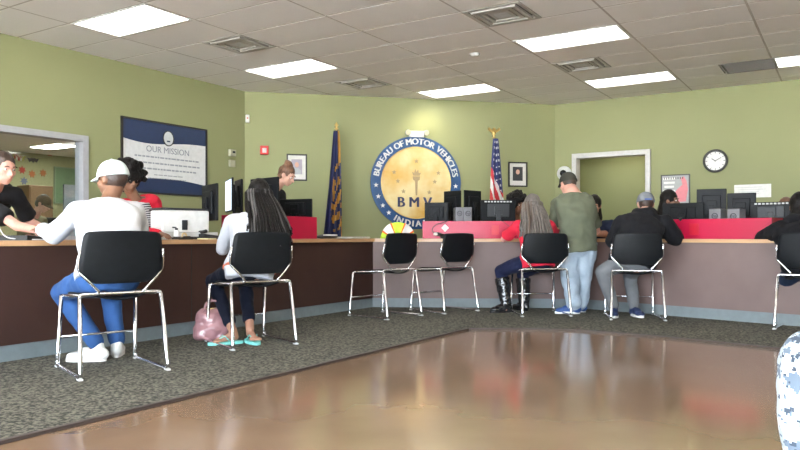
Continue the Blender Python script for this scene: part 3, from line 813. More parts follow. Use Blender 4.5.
# tablet tray and cord in front of the left clerk
t = thing('signature_pad', 'black and white signature pad lying at the left end of the counter', 'signature pad', at_counter(24, 0, .30), RZL+.3)
b = MB(); b.prism([(-.11,0), (.11,0), (.11,.015), (-.11,.035)], -.13, .13); b.build('pad_body', M['frame'], t)
b = MB(); b.box((.02,0,.0275), (.15,.19,.004), M4=Matrix.Rotation(.09, 4, 'Y')); b.build('pad_screen', M['lgrey'], t)
t = thing('pen_cord', 'thin white looping cord over the left end of the counter', 'cord', at_counter(5, 0, .30), 0)
c0 = at_counter(5, 0, .30)
b = MB(); b.tube(round_path([(-.12,.10,.20), (-.08,.06,.10), (0,.0,.015), (.16,.0,.006), (.26,.06,.006)], .06), .004, 6); b.build('cord', M['lgrey'], t)
# mouse and papers right of the left red screen
t = thing('document_scanner', 'dark low scanner with white edge right of the left red screen', 'scanner', at_counter(327, 0, .32), RZL)
b = MB(); b.ell((0,0,.022), (.16,.10,.030)); 
for v in b.bm.verts: v.co.z = max(v.co.z, .001)
b.build('scanner_body', M['frame'], t)
b = MB(); b.tube([(.13*math.cos(a), -.085*math.sin(a)-.004, .040) for a in [PI*k/14 for k in range(2, 13)]], .009, 6); b.build('white_edge', M['white'], t)
t = thing('paper_stack', 'flat stack of white papers near the counter corner', 'papers', at_counter(352, 0, .35), RZL)
b = MB(); rr = random.Random(2)
for k in range(5): b.box((rr.uniform(-.01,.01), rr.uniform(-.01,.01), .003+.004*k), (.36,.26,.0035), rz=rr.uniform(-.08,.08))
b.build('sheets', M['paper'], t)
# computer mouse at the middle screen
t = thing('barcode_scanner', 'small black and white hand scanner before the middle red screen', 'scanner', at_counter(444, 1, .16), .3)
b = MB(); b.ell((0,0,.02), (.05,.035,.024)); b.tube([(0,0,.03), (-.05,.0,.05), (-.09,0,.055)], [.02,.017,.02], 8); b.build('scanner_head', M['frame'], t)
b = MB(); b.ell((-.10,0,.053), (.03,.022,.02)); b.build('scanner_nose', M['white'], t)

# safety vest standing folded on the worktop
lime = mat('vest_lime', (.55,.80,.05), .7, c2=(.50,.72,.04), bump=.3, bscale=30); orange = mat('vest_orange', (.90,.16,.02), .7); refl = mat('vest_reflective', (.80,.80,.78), .35)
q = at_counter(398, 1, .14)
t = thing('safety_vest', 'folded lime safety vest with orange and white stripes above the empty chair', 'vest', q, 0)
def fan(a0, a1, r0, r1, y, th, n=10):
    pts = [(r0*math.cos(a0+(a1-a0)*k/n), r0*math.sin(a0+(a1-a0)*k/n)) for k in range(n+1)]+[(r1*math.cos(a1+(a0-a1)*k/n), r1*math.sin(a1+(a0-a1)*k/n)) for k in range(n+1)]
    return pts
def vest_piece(mb, a0, a1, r0, r1, lift, th):
    n, m = 14, 5; vs = []
    for s in (0, 1):
        for i in range(n+1):
            a = a0+(a1-a0)*i/n
            for k in range(m+1):
                r_ = r0+(r1-r0)*k/m
                y = -.02-.05*math.sin(a)-.012*math.sin(7*a)+.10*(r_-.1)+(-lift if s == 0 else th)
                vs.append((r_*math.cos(a)*.92, y, max(.002, r_*math.sin(a)*.98-.030)))
    fs = []; N1 = (n+1)*(m+1)
    for i in range(n):
        for k in range(m):
            a = i*(m+1)+k; fs += [(a, a+1, a+m+2, a+m+1), (N1+a, N1+a+m+1, N1+a+m+2, N1+a+1)]
        for k in (0, m): a = i*(m+1)+k; fs.append((a, a+m+1, N1+a+m+1, N1+a))
    for k in range(m):
        for i in (0, n): a = i*(m+1)+k; fs.append((a, a+1, N1+a+1, N1+a))
    mb.raw(vs, fs, None, 0, True)
b = MB(); vest_piece(b, R(8), R(172), .10, .225, 0, .02); b.build('vest_cloth', lime, t)
for s in (0, 1):
    b = MB(); a = (R(28), R(70)) if s == 0 else (R(110), R(152)); vest_piece(b, a[0], a[1], .098, .228, .003, .0); b.build('orange_trim', orange, t)
    b = MB(); a = (R(34), R(64)) if s == 0 else (R(116), R(146)); vest_piece(b, a[0], a[1], .097, .229, .006, .0); b.build('reflective_band', refl, t)
b = MB(); b.lathe([(.03,0), (.03,.05), (.022,.07), (.012,.075)], seg=16, M4=Matrix.Translation((0,-.02,.0)))
b.build('grey_clip', M['lgrey'], t)

# pink handbag
pk = mat('bag_pink', (.40,.21,.225), .3, c2=(.30,.15,.165), scale=9, coat=.4, bump=.5, bscale=14)
hb = G(209, 344); t = thing('handbag', 'shiny pink handbag slouched on the carpet under the braided person', 'bag', (hb.x, hb.y+.12, CARZ), .3)
def blob(name, mat_, parent, prims, voxel=.012, sm=6, disp=0, freq=10, loc=None):
    b = MB(); prims(b); o = b.build(name, mat_, None, normals=True)
    m_ = o.modifiers.new('r', 'REMESH'); m_.mode = 'VOXEL'; m_.voxel_size = voxel
    s_ = o.modifiers.new('s', 'SMOOTH'); s_.iterations = sm; s_.factor = .5
    dg = bpy.context.evaluated_depsgraph_get(); me = bpy.data.meshes.new_from_object(o.evaluated_get(dg))
    o.modifiers.clear(); old = o.data; o.data = me; bpy.data.meshes.remove(old); me.name = name
    for p in me.polygons: p.use_smooth = True
    if disp:
        ns = [v.normal.copy() for v in me.vertices]
        for v, n_ in zip(me.vertices, ns):
            c_ = v.co*freq; v.co += n_*disp*(noise.noise(c_)+.5*noise.noise(c_*2.1))
    me.materials.clear()
    for mm in (mat_ if isinstance(mat_, (list, tuple)) else [mat_]): me.materials.append(mm)
    if parent: o.parent = parent
    return o
def bagp(b):
    b.rings([[V((a*math.cos(2*PI*k/24), c*math.sin(2*PI*k/24), z)) for k in range(24)] for z, a, c in ((.004,.11,.065), (.03,.145,.085), (.10,.150,.09), (.18,.130,.07), (.235,.105,.04), (.25,.09,.03))])
blob('bag_body', pk, t, bagp, .010, 4, .018, 12)
for s in (-1, 1):
    b = MB(); b.tube(round_path([(-.07,s*.03,.22), (-.055,s*.04,.29), (0,s*.05,.32), (.055,s*.04,.29), (.07,s*.03,.22)], .05), .008, 8); b.build('handle', pk, t)
b = MB(); b.box((0,-.0,.246), (.16,.012,.012), bevel=.003); b.build('zip', M['gold'], t)

# ------------------------------------------------------------------ far room content
leafs = [((50,153), 'red', (.55,.06,.05), 'red paper leaf near the far ceiling light'), ((22,170), 'red', (.6,.12,.06), 'red paper leaf left of the middle on the far wall'), ((32,174), 'orange', (.62,.20,.07), 'orange paper leaf in the middle of the far wall'),
         ((43,173), 'orange', (.60,.17,.08), 'orange paper leaf right of the middle on the far wall'), ((24,181), 'blue', (.16,.20,.32), 'blue paper leaf low on the far wall'), ((33,160), 'black', (.08,.06,.09), 'dark paper bat on the far wall')]
def far_pt(px, py, b=-18.19):
    d = V(((px-CX)/F, 1, 0)); q = d*(b/d.dot(UB)); return V((q.x, q.y, CH+(HZ-py)/F*q.y))
for (px, py), nm, c_, lb in leafs:
    q = far_pt(px, py); k = nm == 'black'
    b = MB(); n = 10
    if k: pts = [(-.16,.05), (-.08,.03), (-.03,.06), (0,.03), (.03,.06), (.08,.03), (.16,.05), (.10,-.06), (.04,-.03), (0,-.08), (-.04,-.03), (-.10,-.06)]
    else: pts = [((.11 if i % 2 == 0 else .06)*math.sin(2*PI*i/14), (.11 if i % 2 == 0 else .06)*math.cos(2*PI*i/14)) for i in range(14)]
    b.prism(pts, -.012, 0); o = b.build('paper_bat' if k else 'paper_leaf', mat('leaf_'+nm, c_, .8), None, q, RZL)
    tag(o, lb, 'decoration', 'paper decorations on the far wall')
gp = [(2,151), (8,154), (14,153), (20,156), (26,156)]
b = MB(); q0 = far_pt(*gp[0])
cols = [mat('leaf_red', (.55,.06,.05), .8), M['paper'], mat('leaf_yellow', (.55,.55,.12), .8)]
pts = [far_pt(x, y)-q0+V((0,-.05,0)) for x, y in gp]
b.tube(pts, .012, 6, mi=1)
for k in range(len(pts)-1):
    for j_ in range(3):
        p = pts[k].lerp(pts[k+1], j_/3); b.prism([(-.07,0), (.07,0), (0,-.14)], -.01, .01, mi=(k+j_) % 3, M4=Matrix.Translation(p) @ Matrix.Rotation(RZL, 4, 'Z'))
o = b.build('paper_garland', cols, None, q0); tag(o, 'paper garland of small pennants at the upper left of the far wall', 'decoration')
q = far_pt(65, 176, -18.19); t = thing('notice_board', 'pale green notice board on the far wall right side', 'notice board', (q.x,q.y,1.2+.0), RZL)
b = MB(); b.box((0,-.02,1.0), (.62,.03,.95)); b.build('board_panel', mat('board_green', (.20,.34,.20), .7), t)
b = MB(); ring(b, -.33,.33,.50,1.50,.03,-.045,0); b.build('board_frame', mat('board_frame', (.30,.40,.28), .6), t)
q = far_pt(35, 210, -16.0); t = thing('wooden_cabinet', 'brown wooden cabinet behind the seated person in the far room', 'cabinet', (q.x,q.y,0), RZL)
zt_ = CH+(HZ-186)/F*q.y
b = MB(); b.box((0,0,zt_/2), (.58,.5,zt_), bevel=.01); b.build('cabinet_body', mat('cabinet_brown', (.33,.17,.08), .5), t)
b = MB(); b.box((0,-.26,zt_/2), (.52,.02,zt_-.1), bevel=.004); dd_ = b.build('cabinet_door', mat('cabinet_brown2', (.38,.20,.10), .5), t)
b = MB(); b.cyl((.2,-.275,zt_*.5), (.2,-.275,zt_*.6), .01); b.build('handle', M['chrome'], dd_)
q = far_pt(56, 215, -13.5); t = thing('office_desk', 'dark desk in the far room right of the seated person', 'desk', (q.x,q.y,0), RZL)
b = MB(); b.box((0,0,.73), (1.1,.6,.04), bevel=.005); b.build('desk_top', M['dgrey'], t)
for s in (-1, 1):
    b = MB(); b.box((s*.5,0,.355), (.04,.55,.71)); b.build('side_panel', M['dgrey'], t)
t = thing('desk_monitor', 'dark monitor on the far room desk', 'monitor', (q.x,q.y,.75), RZL)
b = MB(); b.box((0,0,.27), (.5,.04,.34), bevel=.01); b.build('monitor_case', M['frame'], t)
b = MB(); b.box((0,.02,.06), (.06,.04,.12)); b.box((0,0,.008), (.2,.16,.016)); b.build('stand', M['frame'], t)
q = far_pt(72, 196, -15.2); t = thing('blue_partition', 'pale blue partition panel at the right side of the far room', 'partition', (q.x,q.y,0), RZL)
b = MB(); b.box((0,0,1.0), (.42,.05,2.0), bevel=.005); b.build('panel', mat('partition_blue', (.36,.45,.52), .5), t)
b = MB(); b.box((-.14,0,.02), (.06,.4,.04)); b.box((.14,0,.02), (.06,.4,.04)); b.build('feet', M['dgrey'], t)
# ------------------------------------------------------------------ people
FAB = lambda n, c, c2=None, b=.25, s=22: mat('fabric_'+n, c, .85, c2=c2 or tuple(x*.86 for x in c), scale=7, bump=b, bscale=s, spec=.15, sheen=.02)
def norm(v): return V(v).normalized()
def head_prims(b, c, f, u, r):
    ax = (r, f, u)
    b.ell(c+u*.022-f*.012, (.075,.094,.096), ax)
    b.ell(c-u*.045+f*.028, (.058,.062,.066), ax)
    b.ell(c-u*.085+f*.052, (.030,.028,.028), ax)              # chin
    b.ell(c+u*.025+f*.060, (.055,.030,.025), ax)              # brow
    b.cone(c+u*.005+f*.088, c-u*.028+f*.108, .009, .014)      # nose
    b.ell(c-u*.030+f*.096, (.020,.012,.011), ax)
    b.ell(c-u*.057+f*.083, (.026,.014,.007), ax); b.ell(c-u*.069+f*.080, (.022,.014,.008), ax)   # lips
    for s in (-1, 1):
        b.ell(c+r*s*.040-u*.020+f*.060, (.022,.022,.022), ax)
        b.ell(c+r*s*.077-f*.006-u*.006, (.010,.019,.030), ax); b.ell(c+r*s*.080-f*.004-u*.026, (.008,.010,.010), ax)
def hand_prims(b, wr, d, pn, side, curl=.35, k=1.0):
    """d: direction of the fingers, pn: palm normal (down side), side: +1 thumb on d x pn side"""
    d = norm(d); pn = norm(pn-d*pn.dot(d)); a = d.cross(pn).normalized()*side
    pc = wr+d*.045*k
    b.ell(pc, (.040*k,.048*k,.016*k), (a, d, pn)); b.cone(wr, wr+d*.03*k, .026*k, .024*k)
    for i, (o, L) in enumerate(((.030,.072), (.010,.080), (-.011,.074), (-.031,.058))):
        p0 = wr+d*.078*k+a*o*k; dd = (d+a*o*2.2).normalized()
        p1 = p0+(dd*math.cos(curl)+pn*math.sin(curl))*L*.5*k
        p2 = p1+(dd*math.cos(curl*2.2)+pn*math.sin(curl*2.2))*L*.5*k
        b.cone(wr+d*.05*k+a*o*.8*k, p0, .010*k, .0095*k, seg=8); b.cone(p0, p1, .0092*k, .0085*k, seg=8); b.cone(p1, p2, .0083*k, .0068*k, seg=8)
    t0 = wr+d*.025*k+a*.028*k; t1 = t0+(d*.6+a*.75+pn*.25).normalized()*.038*k; t2 = t1+(d*.85+a*.35+pn*.3).normalized()*.032*k
    b.cone(t0, t1, .014*k, .0105*k, seg=8); b.cone(t1, t2, .0102*k, .008*k, seg=8)
def tor(H, N, Rh, Rs, ks, loose=0.0, hunch=0.0, wmul=1.0, dmul=1.0):
    s = (N-H); L = s.length; sn = s.normalized(); out = []
    for t, rx, ry in ks:
        lat = (Rh*(1-max(0, min(1, t)))+Rs*max(0, min(1, t))); lat = (lat-sn*lat.dot(sn)).normalized()
        fw_ = sn.cross(lat); c = H+s*t-fw_*(hunch*math.sin(PI*max(0, min(1, t))))
        out.append([c+lat*((rx*wmul+loose)*math.cos(2*PI*k/28))+fw_*((ry*dmul+loose)*math.copysign(abs(math.sin(2*PI*k/28))**.9, math.sin(2*PI*k/28))) for k in range(28)])
    return out
KS = [(-.20,.10,.08), (-.10,.165,.12), (.05,.178,.128), (.28,.155,.112), (.5,.162,.118), (.72,.178,.118), (.86,.165,.10), (.95,.10,.075), (1.02,.055,.055)]
def shoe(parent, an, d, m_up, m_sole, L=.27, z=CARZ, name='shoe', boot=None):
    d = V((d[0], d[1], 0)).normalized(); s = V((-d.y, d.x, 0)); a = V((an.x, an.y, z)) if abs(an.z-z) < .2 else V(an)-V((0,0,.09))
    u = V((0,0,1)); ax = (s, d, u)
    def pr(b):
        b.ell(a-d*.02+u*.045, (.038,.058,.045), ax); b.ell(a+d*.06+u*.048, (.042,.07,.044), ax); b.ell(a+d*(L-.14)+u*.034, (.047,.065,.030), ax)
        b.cone(a+u*.05-d*.005, a+u*.095-d*.008, .042, .038)
    if boot:
        kn = V(boot)
        def pr2(b):
            pr(b); top = V(an)+(kn-V(an))*.80; mid = V(an)+(kn-V(an))*.45
            b.cone(a+u*.07, V(an)+V((0,0,.02)), .050, .056); b.cone(V(an)+V((0,0,.02)), mid, .060, .074); b.tube([mid, top], [.074, .082], 16)
        o = blob('boot', m_up, parent, pr2, .008, 4, .006, 22)
    else: o = blob(name, m_up, parent, pr, .008, 3)
    b = MB(); n = 24; pts = []
    for k in range(n):
        t = 2*PI*k/n; yy = math.cos(t); w = .042 if yy > -.2 else .036
        pts.append(a+d*(.068+yy*(L/2-.005)+ (L-.27)/2)+s*(w*math.sin(t)*(1.08 if yy > 0 else 1)))
    polyplate(pts, z if abs(an.z-z) < .2 else a.z, (z if abs(an.z-z) < .2 else a.z)+.024, b)
    b.build('sole', m_sole, o)
    return o
WHITE = mat('eye_white', (.75,.72,.68), .3); IRIS = mat('eye_dark', (.03,.02,.015), .2)
def person(label, J, skin, shirt, pants, sleeve='long', f=(0,1,0), head=None, hair=None, shoes=None, hunch=.03, loose=.02, ploose=.014,
           sname='shirt', pname='trousers', wm=1.0, dm=1.0, group=None, barefoot=False, hands=True, sheme=0, neck_r=.052, hem=-.14, hood=False, faces=True, arm=1.0, leg=1.0, pfold=.008, sfold=.010, tilt=0):
    H, N = V(J['hip']), V(J['neck']); f2 = norm(J.get('face2', (f[0], f[1], 0))); Rt = V((f2.y, -f2.x, 0))       # right side
    Rs = Rt
    sL = V(J['shL']) if 'shL' in J else N-Rt*.175*wm-V((0,0,.055)); sR = V(J['shR']) if 'shR' in J else N+Rt*.175*wm-V((0,0,.055))
    Rs = (sR-sL).normalized()
    hc = V(J['head']); hf = norm(f); hr = norm(hf.cross(V((0,0,1)))); hu = hr.cross(hf).normalized()
    if tilt: q = Matrix.Rotation(tilt, 3, hf); hu = q @ hu; hr = q @ hr
    eL, eR, wL, wR = V(J['elL']), V(J['elR']), V(J['wrL']), V(J['wrR'])
    hpL, hpR = H-Rt*.09, H+Rt*.09
    kL, kR, aL, aR = V(J['knL']), V(J['knR']), V(J['anL']), V(J['anR'])
    hdL, hdR = norm(J.get('hdL', wL-eL)), norm(J.get('hdR', wR-eR))
    tL, tR = J.get('toeL', (f2.x, f2.y)), J.get('toeR', (f2.x, f2.y))
    def body(b):
        b.rings(tor(H, N, Rt, Rs, [(t, x*.9*wm, y*.9*dm) for t, x, y in KS], hunch=hunch))
        b.cone(N-V((0,0,.05)), sL, .055, .048); b.cone(N-V((0,0,.05)), sR, .055, .048)
        b.cone(N-V((0,0,.03)), hc-hu*.055-hf*.02, neck_r+.006, neck_r)
        head_prims(b, hc, hf, hu, hr)
        for s_, e_, w_, d_, sd in ((sL, eL, wL, hdL, 1), (sR, eR, wR, hdR, -1)):
            b.cone(s_, e_, .046*arm, .038*arm); b.cone(e_, w_, .038*arm, .026*arm)
            hand_prims(b, w_, d_, V((0,0,-1)), sd, k=.95)
        for h_, k_, a_, tt in ((hpL, kL, aL, tL), (hpR, kR, aR, tR)):
            b.cone(h_, k_, .075*leg, .05*leg); b.cone(k_, a_, .048*leg, .034)
            td = V((tt[0], tt[1], 0)).normalized(); s = V((-td.y, td.x, 0))
            z0 = a_.z-.065
            b.cone(a_, V((a_.x, a_.y, z0+.02))-td*.02, .034, .026); b.cone(V((a_.x, a_.y, z0+.03)), V((a_.x, a_.y, z0+.0))+td*.11, .032, .022)
            if barefoot:
                for q in range(5): b.cone(V((a_.x, a_.y, z0))+td*.11+s*(.028-.014*q)*1.2, V((a_.x, a_.y, z0-.006))+td*(.155-.007*abs(q-1))+s*(.028-.014*q)*1.35, .012, .010, seg=8)
    root = blob('person', skin, None, body, .0085, 4)
    tag(root, label, 'person', group)
    if faces:
        for s in (-1, 1):
            b = MB(); p = hc+hr*s*.031+hf*.076+hu*.006; b.ell(p, (.0105,.0105,.0075)); e_ = b.build('eye', WHITE, root)
            b = MB(); b.ell(p+hf*.0068, (.0055,.0055,.0055)); b.build('iris', IRIS, e_)
            b = MB(); b.tube([p+hr*(-.018)+hu*.020+hf*.010, p+hu*.026+hf*.014, p+hr*.018+hu*.020+hf*.010], .0035, 6); b.build('eyebrow', IRIS, root)
    # upper garment
    def top(b):
        ks = [k for k in KS if k[0] > hem and k[0] < .97]; ks = [(hem, ks[0][1]*1.0, ks[0][2]*1.0)]+ks
        b.rings(tor(H, N, Rt, Rs, [(t, x*wm, y*dm) for t, x, y in ks], loose=loose, hunch=hunch))
        b.cone(N-V((0,0,.055)), sL, .064+loose*.3, .054+loose*.5); b.cone(N-V((0,0,.055)), sR, .064+loose*.3, .054+loose*.5)
        for s_, e_, w_ in ((sL, eL, wL), (sR, eR, wR)):
            if sleeve == 'long':
                b.cone(s_, e_, (.052+loose*.6)*arm, (.043+loose*.65)*arm); b.cone(e_, e_.lerp(w_, .93), (.043+loose*.65)*arm, (.032+loose*.45)*arm)
            else:
                b.cone(s_, s_.lerp(e_, .55), (.052+loose*.5)*arm, (.050+loose*.5)*arm); b.tube([s_.lerp(e_, .5), s_.lerp(e_, .80)], [(.051+loose*.5)*arm, (.052+loose*.7)*arm], 16)
        if hood:
            b.ell(hc-hf*.075-V((0,0,.115)), (.105,.075,.06), (hr, hf, V((0,0,1)))); b.cone(N+Rt*.05, N-Rt*.05, .075, .075)
    g = blob(sname, shirt, root, top, .010, 5, sfold, 9)
    def bot(b):
        b.rings(tor(H, N, Rt, Rs, [(t, x*wm, y*dm) for t, x, y in KS if t < .2]+[(.18,.150*wm,.110*dm)], loose=.010, hunch=hunch))
        b.cone(H-Rt*.06, H+Rt*.06, .115*leg, .115*leg)
        for h_, k_, a_ in ((hpL, kL, aL), (hpR, kR, aR)):
            b.cone(h_, k_, .085*leg+ploose, .058*leg+ploose); b.cone(k_, k_.lerp(a_, .94 if not J.get('crop') else J['crop']), .058*leg+ploose, .042+ploose*1.1)
    blob(pname, pants, root, bot, .010, 5, pfold, 10)
    if shoes:
        for a_, tt, k_ in ((aL, tL, kL), (aR, tR, kR)):
            if shoes == 'boots': shoe(root, a_, tt, shoes_m[0], shoes_m[0], boot=k_)
            elif shoes == 'flip':
                td = V((tt[0], tt[1], 0)).normalized(); s = V((-td.y, td.x, 0)); z0 = CARZ
                b = MB(); pts = [V((a_.x, a_.y, 0))+td*(.055+.135*math.cos(2*PI*k/20))+s*(.048*math.sin(2*PI*k/20)) for k in range(20)]
                polyplate(pts, z0, z0+.02, b); fl_ = b.build('flip_flop', shoes_m[0], root)
                b = MB(); o_ = V((a_.x, a_.y, z0+.02)); b.tube([o_+s*.042+td*.03, o_+s*.03+td*.07+V((0,0,.045)), o_+td*.13+V((0,0,.012)), o_-s*.03+td*.07+V((0,0,.045)), o_-s*.042+td*.03], .005, 6)
                b.build('strap', shoes_m[0], fl_)
            else: shoe(root, a_, tt, shoes_m[0], shoes_m[1])
    # hair
    ax = (hr, hf, hu)
    if hair:
        st, hm = hair[0], hair[1]
        if st == 'capped':
            blob('hair', hm, root, lambda b: (b.ell(hc+hu*.012-hf*.022, (.077,.088,.085), ax), b.ell(hc-hu*.008-hf*.050, (.066,.048,.045), ax)), .009, 2, .003, 30)
        if st in ('short', 'bun', 'braids', 'long', 'afro', 'curly', 'wrap'):
            def hp(b):
                g_ = {'short': 1.07, 'bun': 1.10, 'braids': 1.14, 'long': 1.13, 'afro': 1.12, 'curly': 1.12, 'wrap': 1.16}[st]
                b.ell(hc+hu*.036-hf*.020, (.076*g_,.088*g_,.090*g_), ax); b.ell(hc-hu*.015-hf*.052, (.068*g_,.055*g_,.070*g_), ax)
                if st == 'short':
                    for s in (-1, 1): b.ell(hc+hr*s*.068+hu*.02+hf*.012, (.012,.03,.035), ax)
                if st == 'bun':
                    b.ell(hc+hu*.125-hf*.045, (.05,.055,.045), ax); b.ell(hc+hu*.145-hf*.075, (.03,.03,.025), ax); b.ell(hc+hu*.03-hf*.08, (.06,.05,.06), ax)
                if st in ('afro', 'curly'):
                    rr_ = random.Random(len(label)); rad = hair[2]
                    for k in range(70):
                        th = rr_.uniform(0, 2*PI); ph = rr_.uniform(-.45, 1.45)
                        d_ = hr*math.cos(th)*math.cos(ph)+hf*math.sin(th)*math.cos(ph)+hu*math.sin(ph)
                        if d_.dot(hf) > .35 and d_.dot(hu) < .55: continue
                        b.ell(hc+hu*.03-hf*.02+d_*rad*rr_.uniform(.75, 1), (.034,.034,.034))
                    b.ell(hc+hu*.035-hf*.035, (rad*.86,)*3, ax)
                if st == 'wrap':
                    b.cone(hc-hu*.03-hf*.05, hc-hu*.16-hf*.06, .075, .09)
            blob('hair', hm, root, hp, .009, 2, .004 if st not in ('afro', 'curly') else .010, 30)
        if st == 'braids' or st == 'long':
            rr_ = random.Random(11); n_ = hair[2]; ln = hair[3]; b = MB()
            dn = V((0,0,-1))
            for k in range(n_):
                a = -1.75+3.5*k/(n_-1)+rr_.uniform(-.06, .06); lay = rr_.choice((0, 1, 2)) if n_ > 30 else k % 2
                out = (hr*math.sin(a)-hf*math.cos(a))
                top_ = hc+hu*(.085-.02*lay)+out*(.045+.01*lay)-hf*.01; side_ = hc+hu*.0+out*(.088+.006*lay)-hf*.012
                l_ = ln*rr_.uniform(.78, 1.0)*(1 if abs(a) < 1.3 else .8)
                mid = side_+dn*l_*.5+out*(hair[4]*.5)+hair[5]*.65+V((rr_.uniform(-.01,.01), 0, 0)); end = side_+dn*l_+out*hair[4]+hair[5]
                p = [top_, side_+hu*.03, side_, side_.lerp(mid, .5)+out*.01, mid, mid.lerp(end, .5)+V((rr_.uniform(-.012,.012), rr_.uniform(-.01,.01), 0)), end]
                r0 = hair[6]
                b.tube(round_path(p, .05, 3), [r0*(1-.5*(i/ (len(round_path(p, .05, 3))-1))**2) for i in range(len(round_path(p, .05, 3)))], 7, mi=(1 if len(hm2) > 1 and rr_.random() < .10 else 0) if (hm2 := (hm if isinstance(hm, list) else [hm])) else 0)
            o = b.build('braids' if st == 'braids' else 'long_strands', hm, root)
            o['kind'] = 'stuff'
    root['hd'] = 0; del root['hd']
    return root, dict(hc=hc, hf=hf, hu=hu, hr=hr, Rt=Rt, N=N, H=H, sL=sL, sR=sR, eL=eL, eR=eR, wL=wL, wR=wR)
def cap(root, D, m_, brim_dir=1, brim_len=.075, m2=None, label=None, z=0, r=1.0, tail=None):
    c, f, u, r_ = D['hc'], D['hf'], D['hu'], D['hr']; n, s = 12, 28; rings_ = []
    c0 = c+u*(.030+z)-f*.012
    for i in range(n+1):
        t = i/n*PI/2; q = math.cos(t); h = math.sin(t)
        q = math.cos(t)**.85 if t < PI/2-.01 else .0001; rings_.append([c0+r_*(.090*r*q*math.cos(2*PI*k/s))+f*(.108*r*q*math.sin(2*PI*k/s))+u*(.110*h-.014) for k in range(s)])
    inner = [[p-(p-c0).normalized()*.006 for p in ring_] for ring_ in rings_[::-1]]
    b = MB(); b.rings(inner[1:]+rings_[:-1] if False else rings_+inner, cap=False); o = b.build('cap', m_, root)
    if label: o['label'] = label
    bd = f*brim_dir; b = MB(); vs = []; n = 14
    for sgn in (0, 1):
        for k in range(n+1):
            a = -1.15+2.3*k/n
            e0 = c0+r_*(.085*r*math.sin(a))+bd*(.104*r*math.cos(a))-u*.006; e1 = c0+r_*(.080*r*math.sin(a))+bd*(.104*r*math.cos(a)+brim_len*math.cos(a*1.25)**.6 if abs(a*1.25) < PI/2 else .104*r*math.cos(a))-u*(.016+.012*abs(math.sin(a)))
            vs += [e0-u*.005*sgn, e1-u*.005*sgn]
    fs = []; N1 = 2*(n+1)
    for k in range(n): a = 2*k; fs += [(a, a+1, a+3, a+2), (N1+a, N1+a+2, N1+a+3, N1+a+1), (a+1, N1+a+1, N1+a+3, a+3), (a, a+2, N1+a+2, N1+a)]
    b.raw(vs, fs, None, 0, True); b.build('brim', m2 or m_, o)
    b = MB(); b.ell(c0+u*.097, (.009,.009,.006)); b.build('cap_button', m2 or m_, o)
    return o
def patch(name, m_, parent, c, nrm, w, h, th=.004, up=V((0,0,1))):
    n_ = norm(nrm); x = up.cross(n_).normalized(); z = n_.cross(x)
    b = MB(); T = Matrix.Translation(c) @ Matrix((( x.x, n_.x, z.x, 0), (x.y, n_.y, z.y, 0), (x.z, n_.z, z.z, 0), (0,0,0,1)))
    b.box((0,0,0), (w, th, h), M4=T, bevel=min(th*.3, .003)); return b.build(name, m_, parent)
shoes_m = [None, None]
def setshoe(a, b): shoes_m[0] = a; shoes_m[1] = b
W_SH = mat('white_leather', (.78,.78,.76), .45); SOLEW = mat('white_rubber', (.80,.80,.78), .5); DARKSH = mat('black_leather', (.012,.012,.014), .25, coat=.4)
DK = FAB('dark_trousers', (.02,.022,.03))
BLKSH = FAB('black_tee', (.013,.013,.015))
HB = mat('hair_black', (.006,.005,.005), .5, c2=(.012,.010,.009), scale=60, spec=.12, bump=.5, bscale=120)
HBR = mat('hair_brown', (.15,.07,.035), .45, c2=(.08,.035,.018), scale=40, bump=.5, bscale=120)
HDB = mat('hair_dark_brown', (.035,.018,.012), .45, bump=.4, bscale=120)

# 1: customer in white, left front
cx, cy = CH_[0][0]
setshoe(W_SH, SOLEW)
r_, D = person('person in white sweatshirt, white cap and blue jeans sitting at the left counter', dict(
    hip=V((cx-.0, cy-.02, .565)), neck=P(107, 201, 4.50), head=P(112, 179.5, 4.56), face2=(-.55,.83,0),
    shL=P(79,212,4.45), shR=P(134,212,4.62), elL=P(54,235,4.60), wrL=P(43,229,4.88), elR=P(141,238,4.92), wrR=P(118,236,5.12),
    knL=P(62,292,4.68), anL=P(97,344,4.60), knR=P(110,291,4.86), anR=P(117,342,4.78), toeL=(-.95,-.05), toeR=(-.3,.95)),
    M['skin_brown'], FAB('white_sweatshirt', (.68,.68,.71)), FAB('blue_jeans', (.035,.095,.26), (.028,.075,.2)), 'long', f=(-.93,.35,-.12),
    hair=('capped', HDB), shoes='shoe', hunch=.04, loose=.036, sname='sweatshirt', pname='jeans', hem=-.02, leg=.95, wm=.92)
cap(r_, D, FAB('cap_white', (.66,.74,.72)), 1, .07, z=.0, label='white cap with the brim turned to the left')
patch('cap_badge', M['frame'], r_, D['hc']+D['hr']*.080-D['hf']*.035+D['hu']*.035, D['hr'], .035, .03)
b = MB(); p = D['hc']+D['hr']*.086-D['hu']*.034; b.tube([p+D['hf']*.008*math.cos(k*PI/5)+D['hu']*.008*math.sin(k*PI/5) for k in range(10)], .002, 5, closed=True); b.build('earring', M['gold'], r_)

